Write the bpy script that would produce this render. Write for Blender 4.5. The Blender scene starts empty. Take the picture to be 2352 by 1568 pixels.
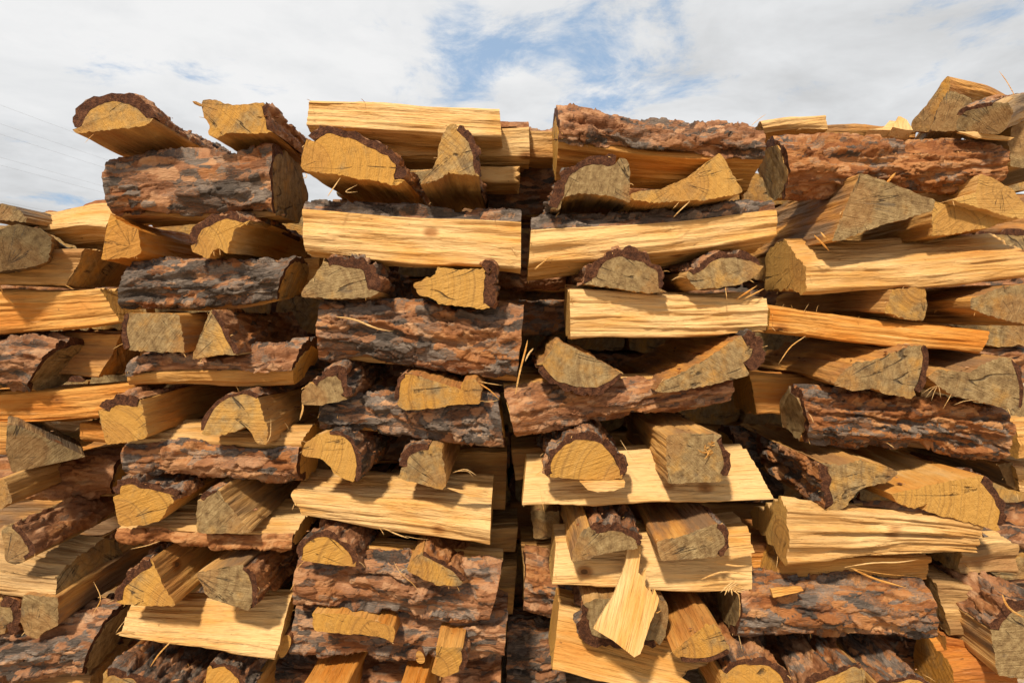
import bpy, math, random
import numpy as np
from mathutils import Matrix, Vector

# ------------------------------------------------------------------ camera, sky, sun, exposure
SC = bpy.context.scene
COL = SC.collection
W, HH = 2352.0, 1568.0          # picture grid the log outlines were measured on
CX, HOR, F = 1176.0, 720.0, 1401.0
CAMY, CAMZ = -1.15, 0.82        # camera 1.15 m in front of the stack, 0.82 m above the ground

cam = bpy.data.cameras.new('camera')
cam.sensor_width = 36.0
cam.lens = 36.0 * F / W
cam.shift_y = -(HH / 2 - HOR) / W
cam.clip_start = 0.02
cam.clip_end = 3000
co = bpy.data.objects.new('camera', cam)
co.location = (0, CAMY, CAMZ)
co.rotation_euler = (math.radians(90), 0, 0)
COL.objects.link(co)
SC.camera = co

SUN_TO = Vector((-0.25, -0.60, 0.76)).normalized()
SUN_EL = math.asin(SUN_TO.z)
sun = bpy.data.lights.new('sun', 'SUN')
sun.energy = 4.2
sun.angle = math.radians(4.5)
sun.color = (1.0, 0.89, 0.71)
so = bpy.data.objects.new('sun', sun)
so.rotation_euler = SUN_TO.to_track_quat('Z', 'Y').to_euler()
so.location = SUN_TO * 20
COL.objects.link(so)

SC.view_settings.view_transform = 'Standard'
SC.view_settings.look = 'None'
SC.view_settings.exposure = 0.4
SC.view_settings.gamma = 1.0
SC.view_settings.use_curve_mapping = False
SC.cycles.use_denoising = True
SC.cycles.max_bounces = 6
SC.cycles.diffuse_bounces = 2
SC.cycles.glossy_bounces = 2


class NT:
    """small helper to write node trees"""
    def __init__(s, tree):
        s.t = tree
        s.n = tree.nodes
        s.l = tree.links
        s.n.clear()

    def add(s, typ, ins=None, **props):
        nd = s.n.new(typ)
        for k, v in props.items():
            setattr(nd, k, v)
        for k, v in (ins or {}).items():
            sock = nd.inputs[k]
            if hasattr(v, 'is_output') or isinstance(v, bpy.types.NodeSocket):
                s.l.new(v, sock)
            else:
                sock.default_value = v
        return nd

    def math(s, op, a, b=0.0, c=0.0, clamp=False):
        nd = s.n.new('ShaderNodeMath')
        nd.operation = op
        nd.use_clamp = clamp
        for i, v in enumerate((a, b, c)):
            if isinstance(v, bpy.types.NodeSocket):
                s.l.new(v, nd.inputs[i])
            else:
                nd.inputs[i].default_value = v
        return nd.outputs[0]

    def vmath(s, op, a, b=(0, 0, 0)):
        nd = s.n.new('ShaderNodeVectorMath')
        nd.operation = op
        for i, v in enumerate((a, b)):
            if isinstance(v, bpy.types.NodeSocket):
                s.l.new(v, nd.inputs[i])
            else:
                nd.inputs[i].default_value = v
        return nd.outputs['Value'] if op in ('LENGTH', 'DOT_PRODUCT') else nd.outputs[0]

    def mix(s, f, a, b, blend='MIX'):
        nd = s.n.new('ShaderNodeMix')
        nd.data_type = 'RGBA'
        nd.blend_type = blend
        nd.clamp_factor = True
        for sock, v in ((nd.inputs[0], f), (nd.inputs[6], a), (nd.inputs[7], b)):
            if isinstance(v, bpy.types.NodeSocket):
                s.l.new(v, sock)
            elif isinstance(v, tuple):
                sock.default_value = v if len(v) == 4 else v + (1,)
            else:
                sock.default_value = v
        return nd.outputs[2]

    def ramp(s, f, stops, interp='LINEAR'):
        nd = s.n.new('ShaderNodeValToRGB')
        nd.color_ramp.interpolation = interp
        cr = nd.color_ramp
        while len(cr.elements) < len(stops):
            cr.elements.new(0.5)
        for e, (p, c) in zip(cr.elements, stops):
            e.position = p
            e.color = (c if len(c) == 4 else c + (1,)) if isinstance(c, tuple) else (c, c, c, 1)
        s.l.new(f, nd.inputs[0])
        return nd.outputs[0]

    def noise(s, vec, scale, detail=2.0, rough=0.5, dist=0.0, dim='3D'):
        nd = s.add('ShaderNodeTexNoise', {'Scale': scale, 'Detail': detail, 'Roughness': rough, 'Distortion': dist},
                   noise_dimensions=dim)
        s.l.new(vec, nd.inputs['Vector'])
        return nd.outputs[0]

    def smooth(s, v, lo, hi):
        nd = s.add('ShaderNodeMapRange', {'Value': v, 'From Min': lo, 'From Max': hi}, interpolation_type='SMOOTHSTEP')
        return nd.outputs[0]


def make_world():
    w = bpy.data.worlds.new('World')
    SC.world = w
    w.use_nodes = True
    T = NT(w.node_tree)
    out = T.add('ShaderNodeOutputWorld')
    bg = T.add('ShaderNodeBackground', {'Strength': 0.075})
    T.l.new(bg.outputs[0], out.inputs[0])
    sky = T.add('ShaderNodeTexSky', sky_type='NISHITA', sun_disc=False)
    sky.sun_elevation = SUN_EL
    sky.sun_rotation = math.atan2(SUN_TO.x, SUN_TO.y)
    sky.air_density = 1.0
    sky.dust_density = 0.6
    tc = T.add('ShaderNodeTexCoord')
    d = T.vmath('NORMALIZE', tc.outputs['Generated'])
    sep = T.add('ShaderNodeSeparateXYZ', {0: d})
    z = T.math('MAXIMUM', sep.outputs[2], 0.0)
    inv = T.math('DIVIDE', 1.0, T.math('ADD', z, 0.16))
    comb = T.add('ShaderNodeCombineXYZ', {0: T.math('MULTIPLY', sep.outputs[0], inv),
                                         1: T.math('MULTIPLY', sep.outputs[1], inv), 2: 0.37})
    p = comb.outputs[0]
    n1 = T.noise(T.vmath('ADD', p, (3.1, 1.7, 0)), 1.25, 9, 0.58, 0.3)
    n2 = T.noise(T.vmath('ADD', p, (8.4, 2.2, 4)), 0.7, 7, 0.55, 0.25)
    n3 = T.noise(T.vmath('ADD', p, (1.4, 6.2, 9)), 3.6, 9, 0.66, 0.35)
    n4 = T.noise(T.vmath('ADD', p, (5.0, 0.3, 2)), 1.9, 8, 0.6, 0.3)
    # a break in the cloud deck ahead of the stack
    hole_dir = Vector((0.03, 1.0, 0.40)).normalized()
    dif = T.vmath('SUBTRACT', d, tuple(hole_dir))
    dif = T.vmath('MULTIPLY', dif, (2.3, 1.0, 6.0))
    hole = T.smooth(T.vmath('LENGTH', dif), 0.9, 0.0)
    cov = T.math('ADD', T.math('MULTIPLY', n1, 0.5), T.math('MULTIPLY', n3, 0.62))
    cov = T.math('SUBTRACT', cov, T.math('MULTIPLY', hole, 0.155))
    # a layer of broken cloud closes up towards the horizon and opens overhead
    cov = T.math('SUBTRACT', cov, T.math('MULTIPLY', T.smooth(z, 0.5, 0.85), 0.08))
    cov = T.smooth(cov, 0.335, 0.495)
    cov = T.math('MULTIPLY_ADD', cov, 0.74, 0.26)
    blue = T.mix(0.55, sky.outputs[0], (2.1, 4.9, 8.6))
    shade = T.math('ADD', T.math('MULTIPLY', n2, 0.62), T.math('MULTIPLY', n4, 0.5))
    white = T.ramp(shade, [(0.40, (5.6, 5.65, 5.7)), (0.50, (6.9, 7.0, 7.1)), (0.57, (7.9, 8.0, 8.1)), (0.68, (9.0, 9.0, 9.0))])
    c = T.mix(cov, blue, white)
    # the lower half of the world stands for far land below the horizon
    land = T.smooth(sep.outputs[2], -0.005, -0.03)
    c = T.mix(land, c, (1.3, 1.05, 0.7))
    T.l.new(c, bg.inputs[0])


make_world()

# ------------------------------------------------------------------ vectorised noise
_rng = np.random.RandomState(7)
_TAB = _rng.rand(64, 64, 64).astype(np.float32)
_H2 = _rng.rand(256, 256, 3).astype(np.float32)


def vn(x, y, z=0.0):
    x = np.asarray(x, np.float32); y = np.asarray(y, np.float32)
    z = np.broadcast_to(np.asarray(z, np.float32), x.shape)
    xi = np.floor(x); yi = np.floor(y); zi = np.floor(z)
    fx = x - xi; fy = y - yi; fz = z - zi
    fx = fx * fx * (3 - 2 * fx); fy = fy * fy * (3 - 2 * fy); fz = fz * fz * (3 - 2 * fz)
    a = xi.astype(np.int32) & 63; b = yi.astype(np.int32) & 63; c = zi.astype(np.int32) & 63
    a1 = (a + 1) & 63; b1 = (b + 1) & 63; c1 = (c + 1) & 63
    t = _TAB
    v0 = (t[a, b, c] * (1 - fx) + t[a1, b, c] * fx) * (1 - fy) + (t[a, b1, c] * (1 - fx) + t[a1, b1, c] * fx) * fy
    v1 = (t[a, b, c1] * (1 - fx) + t[a1, b, c1] * fx) * (1 - fy) + (t[a, b1, c1] * (1 - fx) + t[a1, b1, c1] * fx) * fy
    return v0 * (1 - fz) + v1 * fz


def fbm(x, y, z, o=4, g=0.5):
    s = 0.0; a = 1.0; tot = 0.0
    for i in range(o):
        s = s + a * vn(x * 2 ** i + 11.3 * i, y * 2 ** i + 5.7 * i, z + 3.1 * i)
        tot += a; a *= g
    return s / tot


def sst(a, b, x):
    t = np.clip((x - a) / (b - a), 0, 1)
    return t * t * (3 - 2 * t)


def worley(x, y, seed):
    xi = np.floor(x).astype(np.int32); yi = np.floor(y).astype(np.int32)
    f1 = np.full(x.shape, 9.0, np.float32); f2 = f1.copy(); cid = np.zeros(x.shape, np.float32)
    for i in (-1, 0, 1):
        for j in (-1, 0, 1):
            a = (xi + i + seed * 17) & 255; b = (yi + j + seed * 31) & 255
            h = _H2[a, b]
            dx = xi + i + h[..., 0] - x; dy = yi + j + h[..., 1] - y
            dd = np.sqrt(dx * dx + dy * dy)
            near = dd < f1
            f2 = np.where(near, f1, np.minimum(f2, dd))
            cid = np.where(near, h[..., 2], cid)
            f1 = np.where(near, dd, f1)
    return f1, f2, cid


# ------------------------------------------------------------------ materials
def new_mat(name):
    m = bpy.data.materials.new(name)
    m.use_nodes = True
    T = NT(m.node_tree)
    out = T.add('ShaderNodeOutputMaterial')
    b = T.add('ShaderNodeBsdfPrincipled')
    T.l.new(b.outputs[0], out.inputs[0])
    return m, T, b


def mat_split_wood():
    m, T, b = new_mat('split_pine')
    tc = T.add('ShaderNodeTexCoord')
    oi = T.add('ShaderNodeObjectInfo')
    sc = T.add('ShaderNodeSeparateColor', {0: oi.outputs['Color']})
    hue, wea, dirt = sc.outputs[0], sc.outputs[1], sc.outputs[2]
    off = T.math('MULTIPLY', oi.outputs['Random'], 40.0)
    p = T.vmath('ADD', tc.outputs['Object'], T.add('ShaderNodeCombineXYZ', {0: off, 1: off, 2: off}).outputs[0])
    # grain runs along local X; let it wander a little
    wob = T.noise(T.vmath('MULTIPLY', p, (5, 14, 14)), 1.0, 2)
    wv = T.add('ShaderNodeCombineXYZ', {0: 0.0, 1: T.math('MULTIPLY', wob, 0.010), 2: T.math('MULTIPLY', wob, 0.012)})
    q = T.vmath('ADD', p, wv.outputs[0])
    fib = T.noise(T.vmath('MULTIPLY', q, (7, 260, 260)), 1.0, 3, 0.6)
    fib2 = T.noise(T.vmath('MULTIPLY', q, (2.6, 85, 85)), 1.0, 4, 0.62)
    fine = T.noise(T.vmath('MULTIPLY', q, (30, 800, 800)), 1.0, 2, 0.6)
    blot = T.noise(T.vmath('MULTIPLY', p, (6, 16, 16)), 1.0, 3, 0.55)
    ring = T.noise(T.vmath('MULTIPLY', q, (1.2, 40, 40)), 1.0, 2, 0.5)
    h = T.math('ADD', hue, T.math('MULTIPLY', T.math('SUBTRACT', blot, 0.5), 1.4))
    h = T.math('ADD', h, T.math('MULTIPLY', T.math('SUBTRACT', fib2, 0.5), 0.55), clamp=True)
    base = T.ramp(h, [(0.0, (0.80, 0.51, 0.22)), (0.35, (0.71, 0.36, 0.095)), (0.7, (0.65, 0.24, 0.034)), (1.0, (0.55, 0.155, 0.014))])
    lines = T.smooth(fib2, 0.42, 0.28)
    base = T.mix(T.math('MULTIPLY', lines, 0.27), base, (0.34, 0.13, 0.03))
    l2 = T.smooth(fib, 0.42, 0.27)
    base = T.mix(T.math('MULTIPLY', l2, 0.38), base, (0.26, 0.10, 0.025))
    hi = T.smooth(fib, 0.6, 0.78)
    base = T.mix(T.math('MULTIPLY', hi, 0.35), base, (0.86, 0.63, 0.34))
    # age: silvery grey-brown stain on old faces
    st = T.math('MULTIPLY', wea, T.smooth(T.math('ADD', blot, T.math('MULTIPLY', ring, 0.4)), 0.5, 0.85))
    base = T.mix(st, base, (0.19, 0.135, 0.085))
    sp = T.noise(T.vmath('MULTIPLY', p, (60, 110, 110)), 1.0, 2, 0.5)
    base = T.mix(T.math('MULTIPLY', T.smooth(sp, 0.72, 0.79), 0.55), base, (0.1, 0.05, 0.025))
    # a knot here and there
    kn = T.add('ShaderNodeTexVoronoi', {'Vector': T.vmath('MULTIPLY', p, (7.5, 10, 10)), 'Scale': 1.0, 'Randomness': 1.0})
    kd = T.math('ADD', kn.outputs['Distance'], T.math('MULTIPLY', T.math('SUBTRACT', fib2, 0.5), 0.08))
    base = T.mix(T.math('MULTIPLY', T.smooth(kd, 0.16, 0.07), 0.75), base, (0.30, 0.10, 0.02))
    base = T.mix(T.math('MULTIPLY', T.smooth(kd, 0.06, 0.03), 0.8), base, (0.09, 0.035, 0.012))
    dk = T.math('SUBTRACT', 0.86, T.math('MULTIPLY', dirt, 0.5))  # per-log darkening, on some logs shade painted into the wood colour
    dkc = T.add('ShaderNodeCombineXYZ', {0: dk, 1: dk, 2: dk})
    base = T.mix(1.0, base, dkc.outputs[0], 'MULTIPLY')
    T.l.new(base, b.inputs['Base Color'])
    b.inputs['Roughness'].default_value = 0.62
    b.inputs['Specular IOR Level'].default_value = 0.14
    hgt = T.math('ADD', T.math('MULTIPLY', fib, 0.6), T.math('ADD', T.math('MULTIPLY', fib2, 0.9), T.math('MULTIPLY', fine, 0.3)))
    bp = T.add('ShaderNodeBump', {'Height': hgt, 'Strength': 1.0, 'Distance': 0.006})
    T.l.new(bp.outputs[0], b.inputs['Normal'])
    return m


def mat_cut_end():
    m, T, b = new_mat('sawn_end_grain')
    tc = T.add('ShaderNodeTexCoord')
    oi = T.add('ShaderNodeObjectInfo')
    sc = T.add('ShaderNodeSeparateColor', {0: oi.outputs['Color']})
    hue, wea, dirt = sc.outputs[0], sc.outputs[1], sc.outputs[2]
    off = T.math('MULTIPLY', oi.outputs['Random'], 30.0)
    o = tc.outputs['Object']
    p = T.vmath('ADD', o, T.add('ShaderNodeCombineXYZ', {0: off, 1: off, 2: off}).outputs[0])
    so_ = T.add('ShaderNodeSeparateXYZ', {0: o})
    wob = T.noise(T.vmath('MULTIPLY', p, (1, 22, 22)), 1.0, 3)
    r = T.math('SQRT', T.math('ADD', T.math('POWER', so_.outputs[1], 2.0), T.math('POWER', so_.outputs[2], 2.0)))
    r = T.math('ADD', r, T.math('MULTIPLY', wob, 0.010))
    rings = T.noise(T.add('ShaderNodeCombineXYZ', {0: T.math('MULTIPLY', r, 190.0), 1: off, 2: 0.0}).outputs[0], 1.0, 3, 0.6)
    rings2 = T.noise(T.add('ShaderNodeCombineXYZ', {0: T.math('MULTIPLY', r, 90.0), 1: off, 2: 5.0}).outputs[0], 1.0, 2, 0.5)
    ang = T.math('ARCTAN2', so_.outputs[1], so_.outputs[2])
    rad = T.noise(T.add('ShaderNodeCombineXYZ', {0: T.math('MULTIPLY', ang, 9.0), 1: off, 2: T.math('MULTIPLY', r, 6.0)}).outputs[0], 1.0, 4, 0.7)
    # chain-saw strokes, straight across the face at each log's own angle
    sa = T.math('MULTIPLY', oi.outputs['Random'], 60.0)
    u = T.math('ADD', T.math('MULTIPLY', so_.outputs[1], T.math('COSINE', sa)), T.math('MULTIPLY', so_.outputs[2], T.math('SINE', sa)))
    v = T.math('SUBTRACT', T.math('MULTIPLY', so_.outputs[2], T.math('COSINE', sa)), T.math('MULTIPLY', so_.outputs[1], T.math('SINE', sa)))
    saw = T.noise(T.add('ShaderNodeCombineXYZ', {0: T.math('MULTIPLY', u, 420.0), 1: T.math('MULTIPLY', v, 16.0), 2: off}).outputs[0], 1.0, 3, 0.6)
    saw2 = T.noise(T.add('ShaderNodeCombineXYZ', {0: T.math('MULTIPLY', u, 110.0), 1: T.math('MULTIPLY', v, 6.0), 2: off}).outputs[0], 1.0, 2, 0.6)
    speck = T.noise(T.vmath('MULTIPLY', p, (1, 520, 520)), 1.0, 3, 0.7)
    blot = T.noise(T.vmath('MULTIPLY', p, (1, 26, 26)), 1.0, 5, 0.62)
    blot2 = T.noise(T.vmath('MULTIPLY', p, (1, 70, 70)), 1.0, 4, 0.65)
    fresh = T.ramp(T.math('ADD', T.math('MULTIPLY', hue, 0.7), T.math('MULTIPLY', rings2, 0.35)),
                   [(0.1, (0.66, 0.40, 0.13)), (0.5, (0.62, 0.315, 0.064)), (0.95, (0.56, 0.225, 0.03))])
    old = T.ramp(blot2, [(0.28, (0.11, 0.066, 0.033)), (0.45, (0.27, 0.182, 0.086)), (0.6, (0.39, 0.275, 0.132)), (0.8, (0.54, 0.40, 0.21))])
    mask = T.math('ADD', wea, T.math('MULTIPLY', T.math('SUBTRACT', blot, 0.5), 1.6))
    mask = T.smooth(mask, 0.22, 0.78)
    c = T.mix(T.math('MULTIPLY', mask, 0.92), fresh, old)
    heart = T.smooth(T.math('ADD', r, T.math('MULTIPLY', T.math('SUBTRACT', blot, 0.5), 0.05)), 0.062, 0.045)
    c = T.mix(T.math('MULTIPLY', heart, 0.35), c, (0.43, 0.19, 0.052))
    c = T.mix(T.math('MULTIPLY', T.smooth(rings, 0.50, 0.34), 0.36), c, (0.17, 0.085, 0.034))
    c = T.mix(T.math('MULTIPLY', T.smooth(saw, 0.42, 0.28), 0.22), c, (0.16, 0.1, 0.045))
    c = T.mix(T.math('MULTIPLY', T.smooth(speck, 0.58, 0.74), 0.4), c, (0.72, 0.55, 0.26))
    # dark drying checks and blue stain
    r1 = T.noise(T.add('ShaderNodeCombineXYZ', {0: T.math('MULTIPLY', ang, 2.6), 1: off, 2: T.math('MULTIPLY', r, 3.0)}).outputs[0], 1.0, 2, 0.5)
    crack = T.smooth(T.math('ABSOLUTE', T.math('SUBTRACT', r1, 0.47)), 0.009, 0.002)
    crack = T.math('MULTIPLY', crack, T.math('MULTIPLY', T.smooth(blot, 0.46, 0.58), 0.75))
    ck = T.math('MAXIMUM', T.math('MULTIPLY', T.smooth(rad, 0.31, 0.25), T.math('MULTIPLY_ADD', wea, 0.5, 0.05)), crack)
    c = T.mix(ck, c, (0.05, 0.035, 0.025))
    stain = T.math('MULTIPLY', T.smooth(T.math('MULTIPLY', blot, rad), 0.31, 0.42), wea)
    c = T.mix(T.math('MULTIPLY', stain, 0.55), c, (0.085, 0.075, 0.07))
    dk = T.math('SUBTRACT', 0.86, T.math('MULTIPLY', dirt, 0.5))  # per-log darkening; paints shade onto ends that lie in shadow
    c = T.mix(1.0, c, T.add('ShaderNodeCombineXYZ', {0: dk, 1: dk, 2: dk}).outputs[0], 'MULTIPLY')
    T.l.new(c, b.inputs['Base Color'])
    b.inputs['Roughness'].default_value = 0.6
    b.inputs['Specular IOR Level'].default_value = 0.14
    hgt = T.math('ADD', T.math('MULTIPLY', saw, 0.6), T.math('ADD', T.math('MULTIPLY', speck, 0.7), T.math('MULTIPLY', saw2, 0.8)))
    hgt = T.math('SUBTRACT', hgt, T.math('MULTIPLY', ck, 2.0))
    hgt = T.math('ADD', hgt, T.math('MULTIPLY', blot2, 1.2))
    bp = T.add('ShaderNodeBump', {'Height': hgt, 'Strength': 0.9, 'Distance': 0.004})
    T.l.new(bp.outputs[0], b.inputs['Normal'])
    return m


def mat_bark():
    m, T, b = new_mat('pine_bark')
    tc = T.add('ShaderNodeTexCoord')
    oi = T.add('ShaderNodeObjectInfo')
    sc = T.add('ShaderNodeSeparateColor', {0: oi.outputs['Color']})
    redp, greyp, dirt = sc.outputs[0], sc.outputs[1], sc.outputs[2]
    tone = T.add('ShaderNodeAttribute', attribute_name='flake').outputs['Fac']
    old = T.add('ShaderNodeAttribute', attribute_name='weathered').outputs['Fac']
    cut = T.add('ShaderNodeAttribute', attribute_name='sawn').outputs['Fac']
    off = T.math('MULTIPLY', oi.outputs['Random'], 30.0)
    p = T.vmath('ADD', tc.outputs['Object'], T.add('ShaderNodeCombineXYZ', {0: off, 1: off, 2: off}).outputs[0])
    fine = T.noise(T.vmath('MULTIPLY', p, (170, 420, 420)), 1.0, 4, 0.65)
    mid = T.noise(T.vmath('MULTIPLY', p, (55, 120, 120)), 1.0, 4, 0.6)
    lam = T.noise(T.vmath('MULTIPLY', p, (60, 520, 520)), 1.0, 3, 0.6)
    big = T.noise(T.vmath('MULTIPLY', p, (9, 18, 18)), 1.0, 3, 0.6)
    t = T.math('ADD', T.math('MULTIPLY', tone, 0.75), T.math('MULTIPLY', mid, 0.42))
    pink = T.ramp(t, [(0.12, (0.105, 0.042, 0.02)), (0.35, (0.29, 0.125, 0.058)), (0.6, (0.50, 0.235, 0.112)), (0.9, (0.70, 0.40, 0.215))])
    oran = T.ramp(t, [(0.12, (0.11, 0.036, 0.013)), (0.35, (0.30, 0.105, 0.034)), (0.62, (0.50, 0.205, 0.07)), (0.9, (0.64, 0.33, 0.14))])
    rm = T.smooth(T.math('ADD', redp, T.math('MULTIPLY', T.math('SUBTRACT', big, 0.5), 1.9)), 0.42, 0.85)
    live = T.mix(rm, pink, oran)
    grey = T.ramp(T.math('ADD', T.math('MULTIPLY', tone, 0.5), T.math('MULTIPLY', lam, 0.55)),
                  [(0.2, (0.026, 0.019, 0.015)), (0.42, (0.10, 0.076, 0.060)), (0.62, (0.215, 0.165, 0.132)), (0.85, (0.42, 0.33, 0.26))])
    g = T.math('ADD', old, T.math('MULTIPLY', T.math('SUBTRACT', fine, 0.5), 0.5))
    g = T.smooth(T.math('ADD', g, T.math('MULTIPLY', T.math('SUBTRACT', greyp, 0.5), 0.9)), 0.43, 0.72)
    c = T.mix(g, live, grey)
    # the sawn edge of the bark: dense red-brown layers
    layer = T.ramp(T.math('ADD', T.math('MULTIPLY', lam, 0.5), T.math('MULTIPLY', mid, 0.55)), [(0.34, (0.022, 0.010, 0.006)), (0.5, (0.095, 0.036, 0.018)), (0.62, (0.19, 0.075, 0.033)), (0.76, (0.34, 0.16, 0.075))])
    c = T.mix(cut, c, layer)
    dk = T.math('SUBTRACT', 0.74, T.math('MULTIPLY', dirt, 0.44))  # per-log darkening, also used as painted shade on shadowed bark
    c = T.mix(1.0, c, T.add('ShaderNodeCombineXYZ', {0: dk, 1: dk, 2: dk}).outputs[0], 'MULTIPLY')
    T.l.new(c, b.inputs['Base Color'])
    b.inputs['Roughness'].default_value = 0.58
    b.inputs['Specular IOR Level'].default_value = 0.12
    hgt = T.math('ADD', T.math('MULTIPLY', fine, 0.8), T.math('ADD', mid, T.math('MULTIPLY', lam, 0.7)))
    bp = T.add('ShaderNodeBump', {'Height': hgt, 'Strength': 1.0, 'Distance': 0.0032})
    T.l.new(bp.outputs[0], b.inputs['Normal'])
    return m


def mat_plain(name, col, rough=0.7, metal=0.0):
    m, T, b = new_mat(name)
    tc = T.add('ShaderNodeTexCoord')
    n = T.noise(tc.outputs['Object'], 12, 3)
    c = T.mix(n, tuple(x * 0.75 for x in col), tuple(min(1, x * 1.2) for x in col))
    T.l.new(c, b.inputs['Base Color'])
    b.inputs['Roughness'].default_value = rough
    b.inputs['Metallic'].default_value = metal
    return m


def mat_ground():
    m, T, b = new_mat('bare_earth')
    tc = T.add('ShaderNodeTexCoord')
    n = T.noise(tc.outputs['Object'], 3, 6, 0.6)
    n2 = T.noise(tc.outputs['Object'], 60, 4, 0.6)
    c = T.ramp(T.math('ADD', T.math('MULTIPLY', n, 0.5), T.math('MULTIPLY', n2, 0.5)),
               [(0.3, (0.22, 0.15, 0.09)), (0.5, (0.38, 0.27, 0.16)), (0.7, (0.52, 0.38, 0.23))])
    T.l.new(c, b.inputs['Base Color'])
    b.inputs['Roughness'].default_value = 0.95
    bp = T.add('ShaderNodeBump', {'Height': n2, 'Strength': 0.6, 'Distance': 0.02})
    T.l.new(bp.outputs[0], b.inputs['Normal'])
    return m


M_WOOD, M_END, M_BARK = mat_split_wood(), mat_cut_end(), mat_bark()
M_WIRE = mat_plain('wire_grey', (0.3, 0.31, 0.32), 0.5, 0.3)
M_EARTH = mat_ground()

# ------------------------------------------------------------------ mesh helpers
CAM = np.array([0, CAMY, CAMZ])
LOGS = {}


def ray(px, py):
    return np.array([(px - CX) / F, 1.0, -(py - HOR) / F])


def at(px, py, y):
    """world point seen at picture point (px, py) at depth y (0 = face of the stack)"""
    return CAM + ray(px, py) * (y - CAMY)


def on_plane(px, py, p0, n):
    r = ray(px, py)
    return CAM + r * (np.dot(n, p0 - CAM) / np.dot(n, r))


def link(name, data, parent=None):
    o = bpy.data.objects.new(name, data)
    COL.objects.link(o)
    if parent is not None:
        o.parent = parent
    return o


def mesh_obj(name, verts, faces, mat, parent=None, smooth=True, attrs=None, loc=None):
    me = bpy.data.meshes.new(name)
    v = np.asarray(verts, np.float32)
    if loc is not None:
        v = v - np.asarray(loc, np.float32)
    if isinstance(faces, np.ndarray):
        nf = len(faces)
        me.vertices.add(len(v)); me.vertices.foreach_set('co', v.ravel())
        me.loops.add(nf * 4); me.loops.foreach_set('vertex_index', faces.astype(np.int32).ravel())
        me.polygons.add(nf)
        me.polygons.foreach_set('loop_start', np.arange(0, nf * 4, 4, dtype=np.int32))
        me.update(calc_edges=True)
    else:
        me.from_pydata(v.tolist(), [], faces)
    if smooth:
        me.polygons.foreach_set('use_smooth', np.ones(len(me.polygons), bool))
    for k, a in (attrs or {}).items():
        at_ = me.attributes.new(k, 'FLOAT', 'POINT')
        at_.data.foreach_set('value', np.asarray(a, np.float32).ravel())
    me.materials.append(mat)
    o = link(name, me, parent)
    if loc is not None:
        o.location = loc
    return o


def grid_faces(nu, nv, close_u=False):
    """quads of an nv x nu grid (index = j*nu + i)"""
    ni = nu if close_u else nu - 1
    i = np.arange(ni); j = np.arange(nv - 1)
    I, J = np.meshgrid(i, j)
    I2 = (I + 1) % nu
    a = J * nu + I; b = J * nu + I2; c = (J + 1) * nu + I2; d = (J + 1) * nu + I
    return np.stack([a, b, c, d], -1).reshape(-1, 4)


def nrm(v):
    return v / np.maximum(np.linalg.norm(v, axis=-1, keepdims=True), 1e-9)


GROUP = 'split firewood logs stacked crosswise'


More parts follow.
